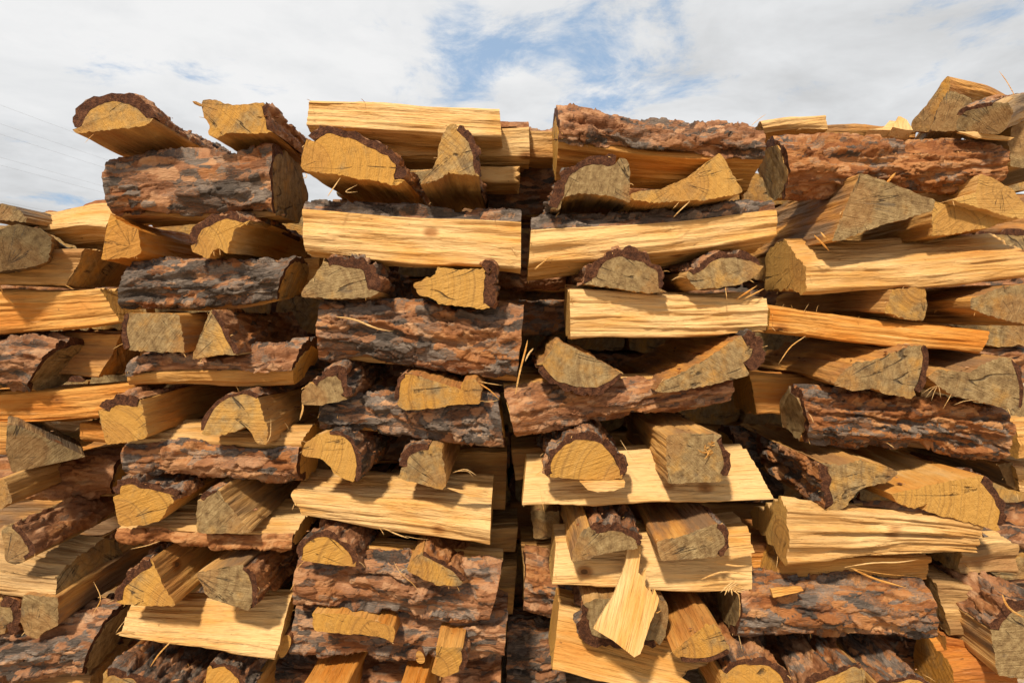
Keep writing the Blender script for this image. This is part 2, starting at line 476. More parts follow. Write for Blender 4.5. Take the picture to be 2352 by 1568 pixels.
def build_log(key, A, B, bark=None, hue=0.3, wea=0.5, t=0.012, label='', seed=None, lod=1.0, red=0.45, grey=0.5,
              dirt=0.0, rough=1.0, name='firewood_log', group=GROUP, bcap=True, relief=1.0, ragged=0.0, crisp=False):  # includes an even darkening that paints shade onto shadowed logs
    """a split log lofted between its two end outlines A and B (world points, same count); bark = (first, last) corner index"""
    A = np.asarray(A, float); B = np.asarray(B, float)
    n = len(A)
    if seed is None:
        seed = sum(ord(c) * (i + 3) for i, c in enumerate(key)) % 997
    rs = np.random.RandomState(seed)
    axis = nrm((B - A).mean(0)); L = float(np.linalg.norm((B - A).mean(0)))
    cA = A.mean(0)
    # orientation of the loop about the axis
    area = sum(np.dot(axis, np.cross(A[i] - cA, A[(i + 1) % n] - cA)) for i in range(n))
    sgn = 1.0 if area > 0 else -1.0
    bark_edges = set()
    if bark:
        bark_edges = {i % n for i in range(bark[0], bark[1])}
    PA, PB, isb, cor = [], [], [], []
    for i in range(n):
        j = (i + 1) % n
        a0, a1, b0, b1 = A[i], A[j], B[i], B[j]
        ln = 0.5 * (np.linalg.norm(a1 - a0) + np.linalg.norm(b1 - b0))
        mid = (a0 + a1 + b0 + b1) / 4
        nn = nrm(np.cross(a1 - a0, axis)) * sgn
        facing = np.dot(nn, nrm(CAM - mid))
        sp = (0.0022 if i in bark_edges else 0.0020) * lod
        if facing < -0.12:
            sp *= 4
        k = max(2, int(math.ceil(ln / sp)))
        for q in range(k):
            f = q / k
            PA.append(a0 * (1 - f) + a1 * f); PB.append(b0 * (1 - f) + b1 * f)
            isb.append(i in bark_edges); cor.append(q == 0)
    PA = np.array(PA); PB = np.array(PB); isb = np.array(isb)
    M = len(PA)
    inner_b = isb & np.roll(isb, 1)
    # round the traced corners: a little on wood, a lot under bark
    for it in range(14):
        for P in (PA, PB):
            sm = 0.25 * np.roll(P, 1, 0) + 0.5 * P + 0.25 * np.roll(P, -1, 0)
            w = np.where(inner_b, 1.0, 1.0 if it < 2 else 0.0)[:, None]
            P[:] = P * (1 - w) + sm * w
    tan = nrm(np.roll(PA, -1, 0) - np.roll(PA, 1, 0))
    nA = nrm(np.cross(tan, axis)) * sgn
    s = np.concatenate([[0], np.cumsum(np.linalg.norm(np.diff(PA, axis=0), axis=1))])
    per = s[-1] + np.linalg.norm(PA[0] - PA[-1])
    barkpt = isb | np.roll(isb, 1)            # points on the bark, both rims included
    th = np.zeros(M)
    if bark:
        th[barkpt] = t * (0.25 + 1.3 * fbm(s[barkpt] * 32 + seed, s[barkpt] * 0 + 0.5, seed * 0.3, 3))
    inner = PA - nA * th[:, None]
    innerB = PB - nA * th[:, None]
    # frame: local x along the grain
    ex = axis; up = np.array([0, 0, 1.0])
    ey = nrm(np.cross(up, ex)) if abs(ex[2]) < 0.95 else np.array([0, 1.0, 0]); ez = np.cross(ex, ey)
    R = np.stack([ex, ey, ez], 1)
    base = (A.mean(0) + B.mean(0)) / 2
    base = np.array([base[0], base[1], min(A[:, 2].min(), B[:, 2].min())])
    root = bpy.data.objects.new(name, None)
    root.empty_display_size = 0.05
    COL.objects.link(root)
    Mw = Matrix(((R[0, 0], R[0, 1], R[0, 2], base[0]), (R[1, 0], R[1, 1], R[1, 2], base[1]), (R[2, 0], R[2, 1], R[2, 2], base[2]), (0, 0, 0, 1)))
    root.matrix_world = Mw
    root['label'] = label; root['category'] = 'log'
    if group:
        root['group'] = group
    toloc = lambda v: (np.asarray(v) - base) @ R
    # sideways bow of the whole stick
    bw = (rs.rand(2) - 0.5) * 0.010 * rough
    ph = rs.rand(2) * 6

    def bow(tt):
        return (np.sin(math.pi * tt)[:, None] * (ey * bw[0] + ez * bw[1]) +
                (np.sin(2 * math.pi * tt + ph[0]) * 0.0022)[:, None] * ez)

    # ---- wood body
    nx = max(5, int(L / (0.009 * lod)))
    tt = np.linspace(0, 1, nx + 1)
    S, TT = np.meshgrid(s, tt)
    Lx = TT * L
    sd = seed * 1.37
    k = 2 * math.pi / per
    # seamless perimeter coordinates
    r0 = per / (2 * math.pi)
    cu, cv = np.cos(S * k) * r0, np.sin(S * k) * r0
    wv = vn(cu * 30 + sd, Lx * 6, cv * 30) - 0.5
    broad = fbm(cu * 38 + sd, Lx * 5, cv * 38, 3) - 0.5
    f1 = vn(cu * 230 + sd + wv * 2, Lx * 9, cv * 230) - 0.5
    rg = 1 - np.abs(2 * vn(cu * 95 + sd + 9 + wv * 3, Lx * 5.5, cv * 95) - 1)
    nn_ = fbm(cu * 55 + sd + 31, Lx * 4.5, cv * 55, 3)
    led = np.floor(nn_ * 9) / 9 + sst(0.86, 1.0, (nn_ * 9) % 1) / 9
    D = (broad * 0.010 + f1 * 0.0036 + (rg - 0.5) * 0.0026 + (led - 0.5) * 0.015) * rough * relief
    if crisp:
        D = f1 * 0.0034 * rough + (D - f1 * 0.0034 * rough) * (0.18 + 0.82 * sst(0.0, 0.35, TT))
    wb = np.where(barkpt, 0.15, 1.0)
    D = D * wb[None, :]
    # torn ends of the grain at the saw cut
    V = inner[None] * (1 - TT[..., None]) + innerB[None] * TT[..., None] + nA[None] * D[..., None] + bow(tt)[:, None, :]
    if ragged:
        rag = (vn(cu[-1] * 120 + sd, cv[-1] * 120, 3.0) ** 2) * ragged
        w0 = sst(0.9, 1.0, TT)
        V -= (w0 * rag[None, :])[..., None] * axis * 1.0
    Vl = toloc(V.reshape(-1, 3))
    wood = mesh_obj('split_wood', Vl, grid_faces(M, nx + 1, True), M_WOOD, root)
    wood.color = (hue, wea, dirt, 1)
    # ---- sawn ends
    ring0, ring1 = V[0], V[-1]
    if bark:
        bm_ = PA[barkpt].mean(0); w = np.linalg.norm(PA - bm_, axis=1); pith = PA[np.argmax(w)] + 0.25 * (PA[np.argmax(w)] - bm_) * rs.rand()
    else:
        pith = PA[rs.randint(M)] * 0.8 + cA * 0.2 + rs.randn(3) * 0.01
    for which, ring in ((0, ring0), (1, ring1)):
        if which and not bcap:
            continue
        pl = toloc(pith + (ring.mean(0) - ring0.mean(0)))
        e = mesh_obj('cut_end', toloc(ring), [list(range(M))], M_END, root, smooth=False, loc=pl)
        e.color = (hue, wea, dirt, 1)
    # ---- bark
    if bark:
        idx = [i for i in range(M) if barkpt[i]]
        # start of the run (handle wrap)
        st = next((i for i in idx if not barkpt[i - 1]), 0)
        m = len(idx)
        idx = [(st + q) % M for q in range(m)]
        nb = max(8, int(L / (0.0026 * lod)))
        tb = np.linspace(0, 1, nb + 1)
        sb = np.concatenate([[0], np.cumsum(np.linalg.norm(np.diff(PA[idx], axis=0), axis=1))])
        S, TT = np.meshgrid(sb, tb)
        Lx = TT * L
        z = seed * 0.713
        und = (fbm(S * 13 + z, Lx * 8, z + 2, 3) - 0.5) * 0.017 * min(1.0, t / 0.012)
        und = np.maximum(und * 0.8 + 0.0025, 0.0)
        w1 = fbm(S * 45 + z, Lx * 26, z, 4, 0.62) - 0.5
        w2 = fbm(S * 40 + 40 + z, Lx * 22, z, 4, 0.62) - 0.5
        h = 0.0
        flake = 0.5 * vn(S * 60 + z, Lx * 30, z) + 0.2
        oldn = fbm(S * 16 + z + 50, Lx * 7, z, 3, 0.55)
        lowold = oldn.copy()
        fz = 0.85 + 0.4 * rs.rand()
        # overlapping flakes, largest first; each is a sharp-edged scale with its own tint and age
        for li, (cs, cl, pr, dh, wa) in enumerate(((.032, .095, .75, 3.4, .034), (.021, .062, .62, 2.8, .028), (.013, .040, .58, 2.2, .020), (.008, .022, .5, 1.4, .012))):
            F1, F2, cid = worley((S + w1 * wa) / (cs * fz) + z + li * 7.3, (Lx + w2 * wa * 2.2) / (cl * fz) + z * 2 + li * 3.1, seed + li * 5)
            r2 = (cid * 7.13 + 0.31 * li) % 1.0
            e = sst(0.012, 0.06, F2 - F1) * (r2 < pr)
            h = h + dh * e * (0.65 + 0.7 * cid)
            on = e > 0.5
            flake = np.where(on, 0.35 * flake + 0.65 * ((cid * 3.71 + li * 0.37) % 1.0), flake)
            oldn = np.where(on, 0.55 * lowold + 0.45 * ((cid * 5.37 + li * 0.21) % 1.0), oldn)
        fur = 1 - np.abs(2 * fbm((S + w1 * .03) * 30 + z, (Lx + w2 * .06) * 5.5, z + 6, 2) - 1)
        fur = sst(0.76, 0.92, fur)
        fine = fbm(S * 320 + z, Lx * 160, z, 2)
        h = h * 0.0013 + fine * 0.0013 - fur * 0.013 - 0.0062
        amp = min(1.15, t / 0.012)
        rimend = np.minimum(TT, 1 - TT) * L
        h = h * amp * (0.4 + 0.6 * sst(0.0, 0.03, rimend)) + und
        flakes_done = True
        amp = 1.0
        d = h * amp * relief
        lo = th[idx][None, :] * 0.86
        d = np.maximum(d - und, -lo) + und
        rim = np.minimum(1, np.minimum(S, sb[-1] - S) / 0.008)
        N = nA[idx][None]
        G = PA[idx][None] * (1 - TT[..., None]) + PB[idx][None] * TT[..., None] + bow(tb)[:, None, :]
        # ragged ends, bark usually breaks a little short of or past the saw cut
        ends = (fbm(sb * 60 + z, sb * 0 + 3, z, 3) - 0.55) * 0.012
        pull = (sst(0.12, 0.0, TT) - sst(0.88, 1.0, TT)) * ends[None, :]
        O = G + N * d[..., None] - axis * (pull * 0.6)[..., None]
        O = O + N * ((rim - 1) * t * 0.25)[..., None]
        I = G - N * (th[idx][None, :, None] * 0.97) - axis * (pull * 0.6)[..., None]
        no = O.shape[0] * m
        vo = O.reshape(-1, 3); vi = I.reshape(-1, 3)
        fo = grid_faces(m, nb + 1)
        # closing strips: two ends, two long rims (own vertices so that the sawn edge can look different)
        strips, fl = [], []
        basei = no
        def strip(a, b):
            nonlocal basei
            q = len(a)
            fs = grid_faces(q, 2) + basei
            strips.append(np.concatenate([a, b])); fl.append(fs); basei += 2 * q
        strip(O[0], I[0]); strip(O[-1], I[-1]); strip(O[:, 0], I[:, 0]); strip(O[:, -1], I[:, -1])
        ns = basei - no
        allv = np.concatenate([vo] + strips)
        allf = np.concatenate([fo] + fl)
        flakev = np.concatenate([flake.ravel(), np.full(ns, 0.4)])
        oldv = np.concatenate([oldn.ravel(), np.full(ns, 0.5)])
        cutv = np.concatenate([np.zeros(no), np.ones(ns)])
        bk = mesh_obj('bark', toloc(allv), allf, M_BARK, root, smooth=False, attrs={'flake': flakev, 'weathered': oldv, 'sawn': cutv})
        bk.color = (red, grey, dirt, 1)
    LOGS[key] = dict(root=root, R=R, base=base, toloc=toloc, A=A, B=B, axis=axis, hue=hue)
    return root


def header(key, poly, label, bark=None, y=-0.03, yaw=0.0, pitch=0.0, L=0.40, tilt=None, taper=0.97, **kw):
    """log whose sawn end faces the camera; poly = outline of that end in the picture"""
    seed = sum(ord(c) * (i + 3) for i, c in enumerate(key)) % 997
    rs = np.random.RandomState(seed)
    ya, pi = math.radians(yaw), math.radians(pitch)
    axis = np.array([math.sin(ya) * math.cos(pi), math.cos(ya) * math.cos(pi), math.sin(pi)])
    jit = tilt if tilt is not None else (rs.rand(2) - 0.5) * 0.16
    nn = nrm(axis + np.array([jit[0], 0, jit[1]]))
    c = np.mean(np.array(poly, float), 0)
    if y < 0:
        y *= 0.58
    p0 = at(c[0], c[1], y)
    A = np.array([on_plane(px, py, p0, nn) for px, py in poly])
    cen = A.mean(0)
    B = cen + (A - cen) * taper + axis * L
    return build_log(key, A, B, bark, label=label, bcap=False, crisp=True, **kw)


SECT = {
    'slab': ([(0, 0), (0, 1), (.13, 1.03), (.13, -.03)], None),
    'wedge': ([(0, 0), (0, 1), (.06, 1.05), (.14, .6), (.09, .0)], None),
    'bark': ([(.028, -.03), (.006, .12), (0, .42), (.002, .72), (.016, .97), (.055, 1.05), (.12, 1.0), (.15, .5), (.10, 0.0)], (0, 6)),
    'barktop': ([(0, 0), (0, .8), (.022, 1.0), (.10, 1.06), (.15, .6), (.11, .02)], (1, 4)),
    'rise': ([(0, 0), (0, 1), (.14, 1.35), (.15, .2)], None),
}


def stretcher(key, TL, TR, BR, BL, label, sec='slab', bark='auto', y=0.0, yr=None, dt=0.0, **kw):
    """log lying across the view; its long face is the quad TL TR BR BL. sec = cross-section (depth, height) from that face"""
    pts, bk = SECT[sec] if isinstance(sec, str) else (sec, None)
    if bark == 'auto':
        bark = bk
    if y < 0:
        y *= 0.4
    yr = y if yr is None else yr
    bl, tl = at(*BL, y), at(*TL, y + dt)
    br, tr = at(*BR, yr), at(*TR, yr + dt)
    A = np.array([bl + (tl - bl) * v + np.array([0, d, 0]) for d, v in pts])
    B = np.array([br + (tr - br) * v + np.array([0, d, 0]) for d, v in pts])
    return build_log(key, A, B, bark, label=label, **kw)


def splinter(pts, w=0.0012, parent=None, hue=0.1, label=None, name='wood_splinter', flat=0.4):
    """a torn fibre: tapered strip along world points"""
    P = np.array(pts, float)
    # smooth resample
    m = 10
    tq = np.linspace(0, len(P) - 1, m)
    Q = np.stack([np.interp(tq, np.arange(len(P)), P[:, i]) for i in range(3)], 1)
    for _ in range(2):
        Q[1:-1] = 0.25 * Q[:-2] + 0.5 * Q[1:-1] + 0.25 * Q[2:]
    tan = nrm(np.gradient(Q, axis=0))
    sd = nrm(np.cross(tan, np.array([0.2, 1, 0.1])))
    up = np.cross(tan, sd)
    w = w * 0.75
    prof = np.minimum(1, np.sin(np.linspace(0.25, math.pi * 0.985, m)) * 1.3)
    rings = []
    for a, b in ((1, 0), (0, flat), (-1, 0), (0, -flat)):
        rings.append(Q + (sd * a + up * b) * (w * prof)[:, None])
    V = np.stack(rings, 1)
    f = grid_faces(4, m, True).tolist()
    f.append([3, 2, 1, 0]); f.append([(m - 1) * 4 + q for q in range(4)])
    if parent is not None:
        lg = LOGS[parent]
        o = mesh_obj('splinter', lg['toloc'](V.reshape(-1, 3)), f, M_WOOD, lg['root'], smooth=False)
        o.color = (hue, 0.0, 0.0, 1)
        return o
    base = Q[0].copy()
    o = mesh_obj(name, V.reshape(-1, 3) - base, f, M_WOOD, None, smooth=False)
    o.location = base
    o.color = (hue, 0, 0, 1)
    o['label'] = label; o['category'] = 'splinter'; o['group'] = 'loose splinters on the firewood'
    return o

# ------------------------------------------------------------------ setting
gv = [(-400, -300, 0), (400, -300, 0), (400, 900, 0), (-400, 900, 0)]
g = mesh_obj('ground', gv, [[0, 1, 2, 3]], M_EARTH, None, smooth=False)
g['kind'] = 'structure'

H, S = header, stretcher

# ------------------------------------------------------------------ second column from the left (tall)
H('A1', [(160,293),(177,265),(193,242),(223,222),(269,213),(300,222),(335,248),(352,272),(337,290),(262,301),(172,308)],
  'half-round log with thick bark jutting out at the top left of the stack', bark=(0,7), y=-0.08, hue=.35, wea=.5, t=.014, red=.35)
H('A2', [(464,231),(491,231),(526,243),(559,243),(588,239),(614,237),(622,270),(629,307),(564,311),(526,307),(497,321),(478,312),(483,290),(475,280),(464,265)],
  'pale notched log end beside the jutting half-round log on the top left', bark=(5,7), y=-0.03, pitch=2, hue=.45, wea=.42, t=.012, red=.3, grey=.3)
S('A3', (232,358),(623,325),(618,483),(240,492), 'big grey and pink bark log lying crosswise under the two topmost left logs',
  sec=[(.03,-.04),(.008,.1),(0,.4),(.0,.7),(.01,.97),(.06,1.0),(.16,.95),(.22,.5),(.16,0)], bark=(0,5), hue=.4, wea=.7, t=.016, grey=.55, red=.45)
H('A4a', [(252,489),(271,504),(317,528),(321,556),(324,584),(293,592),(231,598),(238,563),(244,535)],
  'bright orange freshly cut log end under the big grey bark log', y=-0.02, hue=.75, wea=.0)
H('A4b', [(436,556),(440,530),(455,512),(478,494),(520,489),(577,503),(540,525),(528,555),(521,584),(505,570),(489,574),(478,593),(440,577)],
  'golden bark-capped log end with notched bottom beside the bright orange end', bark=(0,5), y=-0.04, hue=.35, wea=.1, t=.013, red=.6)
S('A5', (288,603),(662,590),(628,688),(264,710), 'grey-black bark log lying crosswise below the bright orange log end', sec='bark', hue=.5, wea=.5, t=.014, grey=.72, red=.6)
S('A5r', (560,596),(735,594),(732,664),(560,672), 'pale log face peeping out behind the grey-black bark log', y=.16, hue=.3, wea=.2)
H('A6a', [(293,721),(411,724),(419,765),(423,812),(350,811),(293,806),(281,780),(280,743)],
  'square grey-brown log end with its pith showing at the right', bark=(5,8), y=-0.05, hue=.6, wea=.75, t=.006)
H('A6b', [(489,706),(521,757),(549,815),(505,817),(440,827),(458,777),(477,725)],
  'small triangular log end with a long crack, bark on its right side', bark=(0,2), y=-0.06, hue=.3, wea=.55, t=.010, red=.7, grey=.4)
S('A7', (297,822),(690,792),(664,884),(285,886), 'narrow bark log with a strip of bare wood below, under the cracked triangle end',
  sec=[(.03,-.02),(.012,.12),(.0,.34),(-.002,.6),(.012,.88),(.05,1.05),(.12,1.0),(.14,.4)], bark=(2,6), hue=.4, wea=.3, t=.014, grey=0.58, red=.3)
H('A8a', [(224,930),(240,917),(270,908),(322,912),(330,950),(340,1001),(295,1013),(243,1018),(232,975)],
  'block-shaped golden log end under a thick slab of brown bark', bark=(0,3), y=-0.06, hue=.4, wea=.25, t=.019, red=.4, grey=.35)
H('A8b', [(458,992),(463,966),(491,930),(524,908),(562,899),(594,912),(603,953),(615,985),(614,1025),(588,1025),(580,998),(565,982),(548,990),(510,1001),(466,1004)],
  'pale half-round log end with a hook-shaped hollow at its lower right', bark=(0,5), y=-0.05, hue=.3, wea=.5, t=.007)
S('A8r', (184,975),(300,985),(300,1022),(186,1018), 'short orange log tip poking out left below the block-shaped end', y=.06, hue=.7, wea=.2, ragged=.01)
S('A9', (276,1012),(684,1018),(680,1112),(284,1094), 'scaly grey and rust bark log under the end with the hook-shaped hollow',
  sec=[(.05,-.06),(.016,.1),(0,.42),(.002,.72),(.016,.97),(.10,1.35),(.15,.9),(.12,0)], bark=(0,4), hue=.2, wea=.2, t=.016, grey=0.56, red=.65)
H('A10a', [(258,1130),(262,1106),(300,1094),(360,1110),(420,1128),(403,1147),(388,1160),(365,1195),(320,1203),(273,1208),(266,1170)],
  'golden log end topped with crumbly bark, below the scaly grey and rust bark log', bark=(0,5), y=-0.04, hue=.4, wea=.15, t=.012, red=.5)
H('A10b', [(459,1140),(478,1125),(500,1119),(510,1138),(540,1175),(581,1221),(515,1223),(451,1221),(451,1160)],
  'grey triangular log end with a broad golden split face on its right', bark=(0,2), y=-0.05, hue=.35, wea=.8, t=.008)
S('A11', (264,1212),(673,1222),(668,1260),(270,1248), 'thin rust-edged slab with a pale top under the grey triangular end',
  sec=[(.02,-.1),(0,.2),(-.004,.6),(.006,1.0),(.15,1.75),(.16,.3)], bark=(0,3), hue=.15, wea=.1, t=.010, red=.9, grey=.3)
H('A12a', [(262,1378),(266,1345),(284,1320),(345,1278),(352,1290),(362,1315),(380,1350),(402,1388),(330,1390),(268,1382)],
  'wedge log end with a thick bark rim on its upper left, near the bottom left', bark=(0,3), y=-0.05, hue=.4, wea=.35, t=.014, red=.4)
H('A12b', [(449,1317),(505,1306),(561,1298),(580,1312),(592,1350),(594,1385),(580,1408),(535,1394),(475,1373),(463,1345)],
  'grey fan-shaped log end with dark red bark on its right', bark=(2,6), y=-0.06, hue=.4, wea=.85, t=.011, red=.7, grey=.45)
S('A13', (303,1386),(668,1372),(632,1508),(272,1458), 'pale splintery plank sloping forward under the grey fan-shaped end',
  sec=[(0,0),(0,1),(.04,1.0),(.05,.1)], y=-.05, dt=.07, hue=.12, wea=.05, rough=1.3)
H('A14a', [(235,1550),(245,1538),(300,1548),(385,1575),(440,1600),(440,1660),(240,1660)],
  'dark bark-backed log cut off by the bottom edge below the splintery plank', bark=(1,4), y=-0.05, hue=.5, wea=.5, t=.016, grey=.6)
H('A14b', [(480,1520),(520,1515),(545,1535),(575,1580),(580,1640),(480,1640),(472,1560)],
  'small round-backed log with a fresh end at the bottom edge, lower left', bark=(0,3), y=-0.02, hue=.5, wea=.1, t=.012, grey=.55)

# ------------------------------------------------------------------ middle column, left of the dark gap
S('B1', (707,229),(1147,251),(1152,315),(704,290), 'straight pale plank-like log lying on the very top of the middle column', y=.05, hue=.05, wea=.0,
  sec=[(0,0),(0,1),(.05,1.02),(.13,.5),(.12,-.15)])
S('B1r', (800,283),(1214,271),(1217,358),(800,360), 'pale log with a brown bark top lying behind the topmost plank', sec='barktop', y=.13, hue=.15, wea=.1, t=.010, red=.6, grey=.3)
H('B2a', [(692,387),(694,345),(706,309),(735,284),(762,288),(790,283),(843,310),(893,336),(922,368),(932,410),(910,425),(862,413),(818,409),(785,400)],
  'large golden log end with frayed bottom and thick bark, under the topmost plank', bark=(2,9), y=-0.06, hue=.45, wea=.15, t=.017, red=.6, grey=.35)
H('B2b', [(1033,284),(1055,286),(1080,307),(1098,345),(1103,380),(1104,405),(1064,401),(1031,397),(1005,415),(962,425),(988,396),(1004,372),(1008,340),(1017,308)],
  'shark-fin shaped log end standing right of the large golden end', bark=(1,5), y=-0.06, hue=.35, wea=.55, t=.012, red=.4, grey=.5)
S('B3', (692,455),(1197,485),(1196,621),(700,584), 'wide pale split log with a strip of bark along its top, in the middle column',
  sec=[(0,0),(-.003,.4),(0,.81),(.02,1.0),(.09,1.06),(.15,.6),(.11,.02)], bark=(2,5), hue=.1, wea=.0, t=.012, red=.45, grey=0.72)
H('B4a', [(691,683),(700,660),(735,618),(748,594),(790,592),(835,598),(857,612),(866,645),(873,672),(850,685),(800,689),(740,687)],
  'greenish-grey log end with a thick dark bark cap, under the wide pale split log', bark=(3,8), y=-0.05, hue=.3, wea=.85, t=.021, red=.3, grey=.55)
H('B4b', [(951,656),(980,640),(1001,634),(1004,616),(1060,622),(1112,620),(1121,605),(1134,616),(1131,660),(1128,708),(1104,713),(1058,705),(1010,700),(988,686),(962,681)],
  'bright yellow log end pointed at the left with bark on its right edge', bark=(5,9), y=-0.06, hue=.3, wea=.15, t=.016, red=.6, grey=.4)
S('B5', (732,686),(1204,706),(1188,871),(722,822), 'broad red and grey bark log under the bright yellow pointed end',
  sec=[(.035,-.03),(.010,.1),(.0,.35),(0,.62),(.006,.88),(.035,1.02),(.12,1.02),(.18,.5),(.13,0)], bark=(0,6), hue=.3, wea=.2, t=.016, red=.65, grey=0.60)
H('B6a', [(691,928),(693,895),(718,870),(742,850),(780,838),(800,860),(806,895),(800,914),(762,922),(735,929)],
  'small grey log end sunk under shaggy bark, beside the broken-topped end', bark=(2,7), y=-0.05, hue=.4, wea=.85, t=.017, red=.45, grey=.5)
H('B6b', [(906,915),(912,872),(928,858),(960,862),(1000,872),(1030,884),(1058,892),(1062,872),(1092,868),(1108,890),(1101,926),(1045,926),(993,936),(922,940)],
  'brown-gold log end with a broken top, below the broad red and grey bark log', bark=(0,2), y=-0.06, hue=.55, wea=.45, t=.006)
S('B7', (735,905),(1146,918),(1159,1027),(728,978), 'smooth-plated blue-grey bark log crossing the middle column at half height', sec='bark', hue=.4, wea=.2, t=.014, red=.4, grey=.62)
H('B8a', [(692,1033),(700,1017),(725,999),(757,988),(786,990),(811,1009),(824,1039),(827,1071),(821,1105),(802,1101),(781,1095),(765,1084),(759,1071),(741,1055),(719,1046),(695,1047)],
  'golden crescent-shaped log end with dark bark on its right', bark=(3,8), y=-0.07, hue=.35, wea=.05, t=.006, red=.6, grey=.6)
H('B8b', [(916,1097),(922,1070),(921,1055),(932,1035),(958,1022),(985,1020),(1014,1030),(1020,1071),(1026,1108),(1017,1124),(964,1109)],
  'wedge log end with dark blotches resting on the pale plank in the middle column', bark=(1,5), y=-0.06, hue=.4, wea=.62, t=.010, red=.6)
S('B9', (668,1137),(1128,1166),(1125,1258),(692,1183), 'bright pale plank log with a broad sunlit top under the golden crescent end',
  sec=[(0.006,0),(-.004,.45),(0,1),(.14,1.38),(.16,.2)], hue=.08, wea=.0)
H('B10a', [(684,1284),(683,1262),(697,1240),(725,1224),(757,1224),(790,1243),(815,1272),(826,1303),(760,1299),(700,1290)],
  'golden half-moon log end under the pale plank with the sunlit top', bark=(0,7), y=-0.05, hue=.45, wea=.05, t=.009, red=.35, grey=.45)
H('B10b', [(934,1312),(948,1286),(972,1269),(1015,1288),(1052,1312),(1070,1334),(1060,1350),(1031,1345),(1001,1347),(970,1330)],
  'tilted small log end with red bark on top, right of the golden half-moon end', bark=(2,5), y=-0.05, yaw=-3, hue=.5, wea=.5, t=.009, red=.9, grey=.3)
S('B11', (680,1274),(1154,1306),(1122,1438),(668,1396), 'broad pink-brown bark log low in the middle column',
  sec=[(.04,-.1),(.012,.08),(.0,.36),(0,.65),(.008,.92),(.045,1.03),(.12,1.0),(.17,.5),(.12,0)], bark=(0,5), hue=.2, wea=.1, t=.016, red=.5, grey=0.50)
H('B12', [(716,1410),(790,1412),(850,1425),(906,1442),(907,1466),(902,1478),(875,1466),(837,1459),(797,1459),(719,1452)],
  'thin golden slab end wedged under the broad pink-brown bark log', y=-0.02, hue=.5, wea=.12)
H('B13', [(1000,1486),(1066,1491),(1070,1520),(1062,1540),(1018,1560),(991,1545),(1004,1520)],
  'small log sloping down with a cracked golden end, low in the middle column', bark=(1,3), y=-0.07, yaw=-1, pitch=-1, hue=.5, wea=.2, t=.006)
S('B14', (672,1400),(1165,1425),(1158,1522),(660,1515), 'knobbly bark log with two sawn branch stubs near the bottom', sec='bark', y=.03, hue=.3, wea=.2, t=.014, red=.45, grey=.55)
H('B15a', [(690,1578),(800,1574),(795,1645),(700,1645)], 'golden split log cut off by the bottom edge under the knobbly bark log', y=-0.02, hue=.6, wea=.1)
H('B15b', [(915,1578),(975,1572),(985,1645),(920,1645)], 'narrow golden log at the bottom edge under the cracked golden end', y=-0.02, hue=.6, wea=.1)
S('B16', (620,1538),(1150,1545),(1150,1660),(620,1650), 'dark bark log along the bottom edge behind two narrow golden logs', sec='bark', y=.09, hue=.4, t=.014, red=.6, grey=.5)

# ------------------------------------------------------------------ column right of the dark gap
S('C1', (1281,240),(1753,286),(1755,366),(1283,325), 'huge plated pink bark log on top of the column right of the dark gap',
  sec=[(.11,-.75),(.05,-.35),(.004,.0),(-.012,.3),(-.004,.65),(.018,.96),(.08,1.15),(.16,1.0),(.2,.3)], bark=(2,7), y=.01, hue=.45, wea=.2, t=.020, red=.25, grey=0.50)
H('C2a', [(1262,480),(1270,452),(1281,420),(1300,387),(1328,367),(1371,357),(1416,362),(1446,371),(1447,414),(1447,468),(1428,458),(1390,450),(1336,446),(1293,452),(1285,485)],
  'grey quarter-round log end with black bark, under the huge plated pink bark log', bark=(0,6), y=-0.05, hue=.35, wea=.95, t=.017, red=.5, grey=.65)
H('C2b', [(1653,353),(1680,396),(1707,444),(1664,454),(1626,462),(1546,465),(1500,469),(1450,458),(1450,446),(1520,437),(1570,416),(1618,381)],
  'golden triangular log end drawn out to the left, under the huge plated pink bark log', y=-0.06, hue=.3, wea=.3)
S('C3', (1222,500),(1785,456),(1783,545),(1215,608), 'long pale split log rising to the right with black bark along its top',
  sec=[(0,0),(-.004,.4),(0,.72),(.02,1.0),(.09,1.05),(.14,.4),(.11,-.3)], bark=(2,5), y=-.01, hue=.15, wea=.0, t=.012, red=.5, grey=0.74)
H('C4a', [(1340,655),(1345,630),(1365,604),(1395,583),(1430,573),(1470,577),(1505,599),(1530,628),(1540,652),(1533,672),(1495,677),(1430,667)],
  'grey half-moon log end with its bark shell peeling away on the right', bark=(0,9), y=-0.05, hue=.4, wea=.85, t=.017, red=.45, grey=.45)
H('C4b', [(1577,634),(1582,618),(1610,602),(1650,580),(1700,574),(1740,585),(1760,602),(1745,622),(1720,640),(1688,654),(1640,659),(1602,663)],
  'flat oval log end under a thin bark cap, right of the grey half-moon end', bark=(1,6), y=-0.05, hue=.35, wea=.65, t=.012, red=.6, grey=.4)
S('C5', (1308,672),(1760,684),(1762,765),(1310,774), 'pale straight-grained split log below the grey half-moon end', hue=.05, wea=.0, y=0,
  sec=[(0,0),(-.004,.5),(0,1),(.10,1.12),(.13,.5),(.1,-.05)], rough=1.3)
H('C6a', [(1283,780),(1330,800),(1385,830),(1437,858),(1422,878),(1377,897),(1320,894),(1272,881),(1245,856),(1230,836),(1248,826)],
  'dark brown boat-shaped log end lying on its curved bark', bark=(3,9), y=-0.05, hue=.5, wea=.72, t=.010, red=.6, grey=.45)
H('C6b', [(1704,766),(1728,758),(1750,772),(1764,800),(1756,826),(1724,850),(1718,862),(1660,874),(1605,888),(1526,900),(1503,896),(1522,870),(1551,862),(1626,820)],
  'long tilted slab end with an orange upper face, right of the dark boat-shaped end', bark=(0,5), y=-0.06, hue=.65, wea=.7, t=.022, red=.4, grey=.7)
